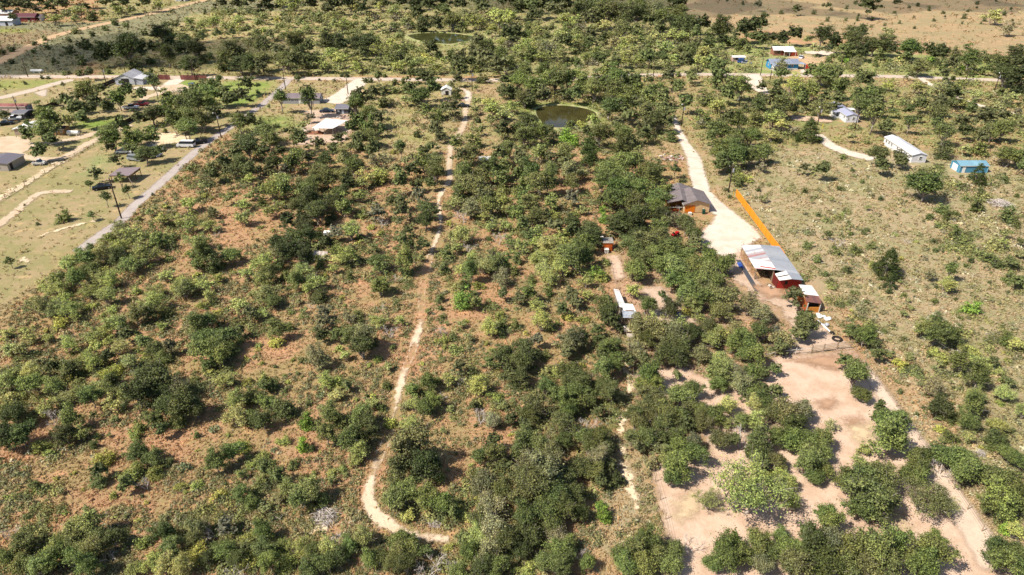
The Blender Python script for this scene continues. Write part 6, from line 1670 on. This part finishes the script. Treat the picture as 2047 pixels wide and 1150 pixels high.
root, op = gable('dark_shed', 'dark grey slope roofed shed below the red roofed trailer', -164.5, -160.2, 222.5, 227.0, 1.9, 2.3, 'x', paint('4a4a52', .7, .2), paint('6f6e76', .6, .2), .3, 'shed')
op('door', 'S', .5, .05, 1, 1.6, WHITE)
# far left farm
for (nm, lb, x, y, w_, d_, h1, h2, wm, rm) in (
    ('far_barn', 'white roofed barn at the far left edge', 6, 52, 12, 7, 3, 4.6, 'c9ccd6', 'eeecec'),
    ('far_house', 'tan walled house with pale roof in the far top left corner', 4, 38, 12, 8, 3, 4.5, 'b99a7e', 'c8c6c6'),
    ('far_red_barn', 'dark red barn in the far left farm', 51, 44, 12, 6, 2.8, 4.2, '8a3c40', '5c2a34'),
    ('far_white_shed', 'white shed right of the dark red far barn', 73, 43, 6, 5, 2.4, 3.4, 'eceae6', '5a4a54'),
    ('far_cabin', 'small white cabin in the far top field', 361, 3, 7, 5, 2.4, 3.4, 'e0e2e8', 'c6cad4')):
    X, Y = gp(x, y)
    root, op = gable(nm, lb, X - w_ / 2, X + w_ / 2, Y, Y + d_, h1, h2, 'x', paint(wm, .7, .15), paint(rm, .6, .15), .4, 'building')
    op('window', 'S', -w_ * .25, 1, 1, 1, glass(), DARK); op('doorway', 'S', w_ * .2, .05, 1.4, 2.0, DARK)
# --- carport
root = empty('carport', (-100.4, 168.2, 0)); tag(root, 'open carport with plain mauve brown roof on wooden posts', 'carport')
MB().slab([(-2.9, -2.6, 2.12), (2.5, -3.0, 2.2), (2.9, 2.9, 2.35), (-2.6, 2.5, 2.3)], .08).build('roof', paint('8a7a7c', .6, .15), root)
for x, y in ((-2.6, -2.3), (0, -2.6), (2.2, -2.7), (2.5, 0), (2.6, 2.5), (-2.3, 2.2), (0, 2.4)): MB().box(x - .07, x + .07, y - .07, y + .07, 0, 2.18).build('post', WOOD, root)
MB().box(-2.7, 2.5, -2.78, -2.7, 1.85, 2.08).build('beam', WOOD, root); MB().box(2.62, 2.70, -2.7, 2.7, 1.75, 2.1).build('beam', WOOD, root)
MB().tube([(2.2, -2.8, 1.6), (3.6, -4.2, 0.03)], .07, 6).build('leaning_board', GREYW, root)
# --- small white hut + stuff at far track
root, op = gable('white_hut', 'small white hut under trees beside the far white track', *(lambda a: (a[0] - 1.8, a[0] + 1.8, a[1], a[1] + 3.6))(gp(892, 191)), 2.0, 2.9, 'y', WHITE, WHITER, .2, 'hut')
op('doorway', 'S', .3, .05, 1.2, 1.6, DARK)
tag(MB().slab([(-2.2, -1.3, .75), (2.1, -1.4, .6), (2.2, 1.2, .9), (-2.1, 1.4, .95)], .06).box(-2, -1.9, -1.2, -1.1, 0, .66).box(1.9, 2.0, -1.2, -1.1, 0, .56).box(-2, -1.9, 1.1, 1.2, 0, .86).box(1.9, 2.0, 1.0, 1.1, 0, .8).build('sheet_shelter', WHITE, None, loc=(*gp(972, 322), 0)), 'low white sheet shelter among the oaks right of the far track', 'shelter')
tag(MB().slab([(-1.5, -1.0, .1), (1.3, -1.2, .1), (1.5, 1.0, 1.1), (-1.3, 1.2, 1.2)], .05).box(-1.2, -1.1, .9, 1.0, 0, 1.02).box(1.2, 1.3, .8, .9, 0, .95).build('leaning_sheet', stripes('weathered_sheet', ['c9bdb0', 'a79a90'], 0, .4), None, loc=(*gp(640, 517), 0)), 'leaning weathered metal sheet at the edge of the juniper belt', 'metal sheet')
tag(MB().box(-.6, .6, -.4, .4, .75, 1.15).slab([(-.7, -.5, 1.2), (.7, -.5, 1.2), (.7, .5, 1.35), (-.7, .5, 1.35)], .04).box(-.5, -.42, -.3, -.22, 0, .75).box(.42, .5, -.3, -.22, 0, .75).box(-.5, -.42, .22, .3, 0, .75).box(.42, .5, .22, .3, 0, .75).build('feed_box', WHITER, None, loc=(*gp(655, 474), 0)), 'white feed box on legs in the clearing beside the dark belt', 'feeder')
# rubble, tyre, bags, pipe
def heap(name, label, x, y, w_, d_, n, mats, cat='debris', h=.35, seed=1, pc='piece'):
    r = random.Random(seed); root = empty(name, (x, y, 0)); tag(root, label, cat)
    for i in range(n):
        a = r.uniform(0, 6.28); q = math.sqrt(r.random()); cx, cy = math.cos(a) * q * w_ / 2, math.sin(a) * q * d_ / 2
        s = r.uniform(.25, .6); m = MB(); L = s * r.uniform(.8, 2.4)
        z = r.uniform(0, h) * (1 - q); t1 = r.uniform(-.15, .15)
        m.box(cx - L / 2, cx + L / 2, cy - s / 2, cy + s / 2, z, z + r.uniform(.06, .3), r.uniform(0, 3.1))
        m.v = [(x_, y_, z_ + (x_ - cx) * t1) for x_, y_, z_ in m.v]
        m.build(pc, r.choice(mats), root)
    return root
PKS = [paint('c9a59a', .9, .3), paint('e2d8d0', .9, .2), paint('a87868', .9, .3), paint('8d8078', .9, .3)]
heap('rubble', 'spread of reddish and white broken rubble beside the white drive', *gp(1340, 316), 8.5, 5.5, 70, PKS, seed=4)
heap('rubble', 'pinkish rubble below the grove at the small white hut', *gp(905, 201), 8, 3.5, 34, PKS, seed=9)
heap('junk', 'scattered reddish junk beside the small dark shed', *gp(690, 235), 6, 5, 40, PKS, seed=12)
heap('junk', 'jumble of pots and boards in front of the barn', *gp(1536, 575), 3.4, 2.2, 16, [paint('4d443e', .8, .2), paint('a08a74', .8, .3), paint('d8d0c4', .7, .2)], seed=15)
for k, (x, y, s, lb) in enumerate(((1641, 634, 1.0, 'white sacks heaped nearest to the orange shed'), (1653, 640, .9, 'white sack heap further from the orange shed'), (1650, 651, .8, 'grey white sack heap beside the white pipe'))):
    m = MB(); r = random.Random(40 + k)
    root = empty('sack_heap', (*gp(x, y), 0)); tag(root, lb, 'sacks')
    for i in range(5):
        cx, cy = r.uniform(-.5, .5) * s, r.uniform(-.4, .4) * s; z = .12 + r.random() * .25; q = MB(); n = 8
        for rg, zz in ((.25, -.12), (.42, -.02), (.38, .12), (.18, .2)):
            q.v += [(cx + math.cos(t_ * .785) * rg * s * r.uniform(.85, 1.2), cy + math.sin(t_ * .785) * rg * .75 * s * r.uniform(.85, 1.2), z + zz) for t_ in range(n)]
        q.f = [(j * n + i_, j * n + (i_ + 1) % n, (j + 1) * n + (i_ + 1) % n, (j + 1) * n + i_) for j in range(3) for i_ in range(n)] + [tuple(range(3 * n, 4 * n))]
        q.build('sack', WHITER if k < 2 else paint('b9bcc4', .6, .2), root, True)
tag(MB().tube([(*gp(1634, 643), .25), (*gp(1664, 670), .22)], .13, 8).build('white_pipe', WHITER, None, True), 'long white pipe lying from the orange shed towards the tyre', 'pipe')
m = MB(); n, k_ = 28, 10
for i in range(n):
    a = i / n * 6.283
    for j in range(k_):
        b = j / k_ * 6.283; rr = .66 + .22 * math.cos(b) ; m.v.append((math.cos(a) * rr, math.sin(a) * rr, .2 + .2 * math.sin(b)))
m.f = [(i * k_ + j, ((i + 1) % n) * k_ + j, ((i + 1) % n) * k_ + (j + 1) % k_, i * k_ + (j + 1) % k_) for i in range(n) for j in range(k_)]
tag(m.build('tractor_tyre', DARK, None, True, loc=(*gp(1673, 680), .02)), 'big black tractor tyre lying flat above the paddock gate', 'tyre')
bin_('small_trough', 'dark small trough lying beside the pipe above the tyre', *gp(1663, 668), .6, .3, DARK, 'trough')
root = empty('riding_mower', (*gp(1349, 472), 0), .6); tag(root, 'red riding mower glimpsed between the oaks left of the caliche yard', 'mower')
MB().box(-.8, .3, -.4, .4, .35, .6).box(.3, 1.0, -.32, .32, .35, .85).build('body', paint('c2242c', .4, .05), root)
MB().box(-.5, -.1, -.25, .25, .62, .72).box(-.6, -.5, -.25, .25, .62, 1.05).build('seat', DARK, root)
for a_, b_ in ((.7, .38), (.7, -.38), (-.5, .42), (-.5, -.42)): MB().tube([(a_, b_ - .08, .26), (a_, b_ + .08, .26)], .26, 12).build('wheel', DARK, root)
MB().tube([(.2, 0, .6), (.05, 0, 1.0)], .03, 5).build('steering_column', DARK, root)
# --- paddock gate and fences
rail_fence('pipe_fence', 'white pipe top rail fence along the upper edge of the paddock', V((1520,722),(1548,714),(1590,709),(1621,707)), 1.2, 1, TRIM, 3.0)
g = rail_fence('paddock_gate', 'weathered wooden rail gate at the top of the bare paddock', V((1621,707),(1645,704),(1672,700),(1700,697)), 1.5, 5, POSTW, 2.0, cat='gate', rr=.05, pr=.09)
rail_fence('wire_fence', 'wire fence with crooked wooden posts down the right side of the paddock', V((1710,702),(1770,785),(1835,882),(1905,980),(1992,1112),(2012,1145)), 1.25, 3, POSTW, 3.4, rr=.012, pr=.06)
rail_fence('wire_fence', 'wire fence with crooked posts down the left side of the paddock', V((1222,530),(1232,585),(1258,700),(1272,800),(1300,930),(1330,1040),(1350,1140)), 1.2, 3, POSTW, 3.6, rr=.012, pr=.055)
rail_fence('yard_posts', 'yellow marker post beside the farther white mobile home', V((1643,257),(1644,259)), 1.6, 0, paint('d8c040', .6, .1), 5, cat='post')

# ================================================================ VEHICLES
def wheel(root, x, y, r=.34, w_=.22):
    ty = MB().tube([(x, y - w_ / 2, r), (x, y + w_ / 2, r)], r, 16).build('wheel', DARK, root, False)
    MB().tube([(x, y - w_ / 2 - .01, r), (x, y + w_ / 2 + .01, r)], r * .55, 10).build('rim', GALV, ty)
def car(name, label, x, y, rz, m, kind='sedan', cat='car', L=4.5, W=1.8):
    root = empty(name, (x, y, 0), rz); tag(root, label, cat)
    h = L / 2
    if kind == 'sedan': prof = [(-h, .35), (h, .35), (h, .72), (h * .55, .9), (-h * .62, .92), (-h, .8)]; cab = [(h * .45, .9), (h * .12, 1.38), (-h * .35, 1.4), (-h * .72, .92)]
    elif kind == 'suv': prof = [(-h, .4), (h, .4), (h, .95), (h * .55, 1.05), (-h, 1.05)]; cab = [(h * .45, 1.05), (h * .2, 1.65), (-h * .85, 1.65), (-h * .97, 1.05)]
    elif kind == 'van': prof = [(-h, .4), (h, .4), (h, 1.0), (h * .75, 1.2), (-h, 1.2)]; cab = [(h * .72, 1.2), (h * .5, 1.95), (-h * .97, 1.95), (-h, 1.2)]
    else: prof = [(-h, .45), (h, .45), (h, .95), (h * .5, 1.05), (-h, 1.0)]; cab = [(h * .45, 1.04), (h * .2, 1.65), (-h * .15, 1.65), (-h * .22, 1.02)]
    MB().prism(prof, -W / 2, W / 2).build('body', m, root)
    n = len(cab); ins = .16
    vs = [(x_, -(W / 2 - .03 - (ins if 0 < i < n - 1 else 0)), z) for i, (x_, z) in enumerate(cab)] + [(x_, (W / 2 - .03 - (ins if 0 < i < n - 1 else 0)), z) for i, (x_, z) in enumerate(cab)]
    MB().add(vs, [(0, 1, 2, 3), (7, 6, 5, 4), (0, 4, 5, 1), (1, 5, 6, 2), (2, 6, 7, 3), (3, 7, 4, 0)]).build('cabin_glass', glass(), root)
    MB().slab([(cab[1][0] + .04, -(W / 2 - .17), cab[1][1] + .05), (cab[1][0] + .04, W / 2 - .17, cab[1][1] + .05), (cab[2][0] - .04, W / 2 - .17, cab[2][1] + .05), (cab[2][0] - .04, -(W / 2 - .17), cab[2][1] + .05)], .045).build('roof_panel', m, root)
    if kind == 'pickup': MB().box(-h * .95, -h * .26, -W / 2 + .12, W / 2 - .12, 1.0, 1.02).build('truck_bed', DARK, root)
    for s in (-1, 1):
        MB().box(h - .01, h + .03, s * W * .36 - .16, s * W * .36 + .16, .62, .78).build('headlight', WHITER, root)
        MB().box(-h - .03, -h + .01, s * W * .38 - .12, s * W * .38 + .12, .62, .8).build('tail_light', paint('a01818', .3, .05), root)
        for a in (-.62, .62): wheel(root, a * h, s * (W / 2 - .09))
    return root
CW = paint('e8e8ea', .3, .05); CS = paint('b4bac2', .3, .05, .4); CB = paint('1d1f24', .3, .05); CG = paint('6d7684', .3, .05, .3)
def A(x, y): return gp(x, y)
car('parked_car', 'dark car parked alone on the mown grass beside the carport', *A(206, 378), R(28), CB)
car('parked_car', 'silver car at the front of the cluster under the oaks', *A(272, 321), R(-18), CS, 'suv')
car('parked_car', 'white car at the left of the cluster under the oaks', *A(250, 306), R(4), CW)
car('parked_car', 'dark car behind the silver one under the oaks', *A(292, 317), R(10), CB)
car('parked_car', 'grey car at the right of the cluster under the oaks', *A(308, 313), R(-6), CG)
car('parked_car', 'pale grey car at the back of the cluster under the oaks', *A(312, 302), R(12), CS, 'suv')
car('parked_van', 'white van with dark front parked where the grey lane passes the oaks', *A(373, 294), R(178), CW, 'van', 'van', 5.0, 1.9)
car('parked_truck', 'dark truck parked behind the white van on the lane', *A(396, 288), R(30), CB, 'pickup', 'truck', 5.2)
car('parked_truck', 'white pickup under the grove behind the workshop', *A(262, 218), R(5), CW, 'pickup', 'truck', 5.2)
car('parked_truck', 'maroon pickup beside the white one behind the workshop', *A(283, 212), R(8), paint('6a2028', .4, .05), 'pickup', 'truck', 5.2)
car('parked_car', 'dark blue car between the long grey house and the white canopy', *A(654, 225), R(4), paint('2b3040', .3, .05), L=4.8)
car('parked_truck', 'pale pickup parked beside the dark shed at the left edge', *A(27, 241), R(20), CW, 'pickup', 'truck', 5.2)
car('parked_car', 'dark car under the trees at the left edge', *A(12, 250), R(30), CB)
car('parked_car', 'blue car beside the little pink hut beyond the road', *A(1484, 126), R(-5), paint('2f62a8', .3, .05), 'suv')
car('parked_car', 'pale car behind the little hut beyond the road', *A(1492, 128), R(-15), CS)
car('parked_car', 'white car on the tan drive right of the brick house', *A(1601, 117), R(60), CW)
car('parked_car', 'small dark car on the far white track', *A(926, 215), R(8), CB)
car('utility_trailer', 'white low trailer on grass beside the left lower track', *A(80, 330), R(8), WHITE, 'pickup', 'trailer', 3.2, 1.5)
tag(MB().tube([(-1.9, 0, .9), (-1.7, 0, .9), (1.7, 0, .9), (1.9, 0, .9)], [.2, .62, .62, .2], 14).box(-1.2, -1.0, -.5, .5, 0, .6).box(1.0, 1.2, -.5, .5, 0, .6).build('gas_tank', WHITER, None, loc=(*A(148, 271), 0)), 'white gas tank lying by the left yard track', 'tank')
tag(MB().tube([(-2.6, 0, .9), (-2.4, 0, .9), (2.2, 0, .9), (2.6, 0, .9)], [.2, .55, .55, .2], 12).box(-1.2, -1.0, -.5, .5, 0, .6).box(1.0, 1.2, -.5, .5, 0, .6).build('gas_tank', WHITER, None, loc=(*A(75, 146), 0)), 'white gas tank in the dark meadow beyond the left road', 'tank')

# ================================================================ UTILITY POLES
def pole(x, y, yt, label, kind='line'):
    X, Y = gp(x, y)
    # height from the surveyed top
    lo, hi = 2.0, 16.0
    for _ in range(30):
        mid = (lo + hi) / 2
        if px(X, Y, mid)[1] > yt: lo = mid
        else: hi = mid
    h = lo
    root = empty('utility_pole', (X, Y, 0)); tag(root, label, 'utility pole', 'wooden utility poles')
    MB().tube([(0, 0, 0), (0, 0, h * .5), (0, 0, h)], [.17, .15, .11], 8).build('pole', POLEW, root, True)
    if kind in ('line', 'trans'):
        MB().box(-.9, .9, -.06, .06, h - .75, h - .6).build('crossarm', POLEW, root)
        for dx in (-.8, 0, .8):
            MB().tube([(dx, 0, h - .598 if dx else h), (dx, 0, h - .42 if dx else h + .18)], [.06, .04], 6).build('insulator', WHITE, root)
    if kind in ('trans', 'lamp'):
        MB().tube([(.34, 0, h - 2.1), (.34, 0, h - 1.2)], .24, 10).build('transformer', GALV, root)
    if kind == 'lamp':
        MB().tube([(0, 0, h - .5), (-.7, -.3, h - .1)], .04, 5).build('lamp_arm', GALV, root)
        MB().tube([(-.7, -.3, h - .35), (-.7, -.3, h - .05)], [.16, .1], 8).build('lamp_head', WHITER, root)
for a in ((56,154,116,'pole by the county road near the left edge','line'), (2,175,158,'pole cut by the left edge above the road','line'), (38,227,192,'pole standing before the red roofed trailer','trans'),
          (215,175,134,'pole with a white box left of the workshop','trans'), (253,153,118,'pole right behind the workshop','line'), (391,161,120,'pole behind the right red fence','line'),
          (442,275,224,'pole with a lamp beside the middle of the grey lane','lamp'), (571,179,136,'pole above the long grey house','line'), (725,152,123,'pole at the junction of the white drive','line'),
          (696,189,156,'bare pole at the foot of the white drive','bare'), (944,181,141,'pole by the far white drive with white insulators','trans'), (1294,156,120,'tall pole left of two by the county road','line'),
          (1306,151,134,'short pole behind the tall one by the county road','bare'), (1446,151,113,'pole at the hidden corner of the county road','bare'), (1520,151,115,'pole beside the middle white drive entrance','line'),
          (1362,252,207,'pale topped pole beside the caliche drive','lamp'), (1392,238,209,'slim pole right of the pale topped one','bare'), (1539,161,134,'pole with crossarm in front of the blue house','line'),
          (1679,141,103,'thin grey pole beyond the road in the clearing','bare'), (1931,160,135,'pole at the far right of the county road','line'), (1987,184,144,'pole with a white lamp by the right road end','lamp'),
          (1634,250,212,'pole left of the farther white mobile home','lamp'), (1708,260,228,'pole in front of the farther white mobile home','bare'), (243,437,355,'tall dark pole leaning over the grey lane below the carport','line'),
          (1456,385,328,'dark pole wrapped in vine above the orange fence','trans')):
    pole(a[0], a[1], a[2], a[3], a[4])
# a cloud out of frame whose shade lies on the far meadow and wood
t = NT('cloud_white'); b_ = t.bsdf((0.85, 0.85, 0.86), 1.0, 0, 0.0, link=False)
tr_ = t.n('ShaderNodeBsdfTransparent'); mx_ = t.n('ShaderNodeMixShader'); mx_.inputs[0].default_value = 0.26
t.l(tr_.outputs[0], mx_.inputs[1]); t.l(b_, mx_.inputs[2]); t.l(mx_.outputs[0], t.out.inputs[0]); CLM = t.m     # thin cloud: each skin lets most light through
def cloud(label, shades, h, seed):
    r = random.Random(seed); m = MB()
    q = math.tan(SUN_EL)
    for (X, Y, rad) in shades:
        ox, oy = X + sx * h / q, Y + sy * h / q
        n, k = 14, 7; b = len(m.v)
        sc = [r.uniform(.75, 1.2) for _ in range(n)]
        for j in range(k + 1):
            th = math.pi * j / k
            for i in range(n):
                a = 6.283 * i / n; rr = rad * sc[i] * math.sin(th)
                m.v.append((ox + math.cos(a) * rr, oy + math.sin(a) * rr, h + rad * .35 * math.cos(th) * (1 if th < 1.57 else .3)))
        m.f += [(b + j * n + i, b + (j + 1) * n + i, b + (j + 1) * n + (i + 1) % n, b + j * n + (i + 1) % n) for j in range(k) for i in range(n)]
    o = m.build('cloud', CLM, None, True); tag(o, label, 'cloud', kind='structure')
def W_(x, y, r_): return (*gp(x, y), r_)
cloud('low white cloud drifting over the far left meadow', [W_(250, 108, 34), W_(150, 120, 34), W_(350, 110, 34), W_(60, 118, 34), W_(440, 98, 30), W_(200, 86, 24), W_(-30, 110, 30), W_(310, 90, 22)], 330, 3)

cloud('thin cloud drifting over the far wood and prairie', [W_(1150, 2, 70), W_(950, -4, 60), W_(1330, 4, 60), W_(1500, 10, 42), W_(1620, 24, 20), W_(1760, 12, 34), W_(1900, 6, 45), W_(2080, 2, 50), W_(760, -4, 45), W_(1700, 32, 14)], 380, 8)
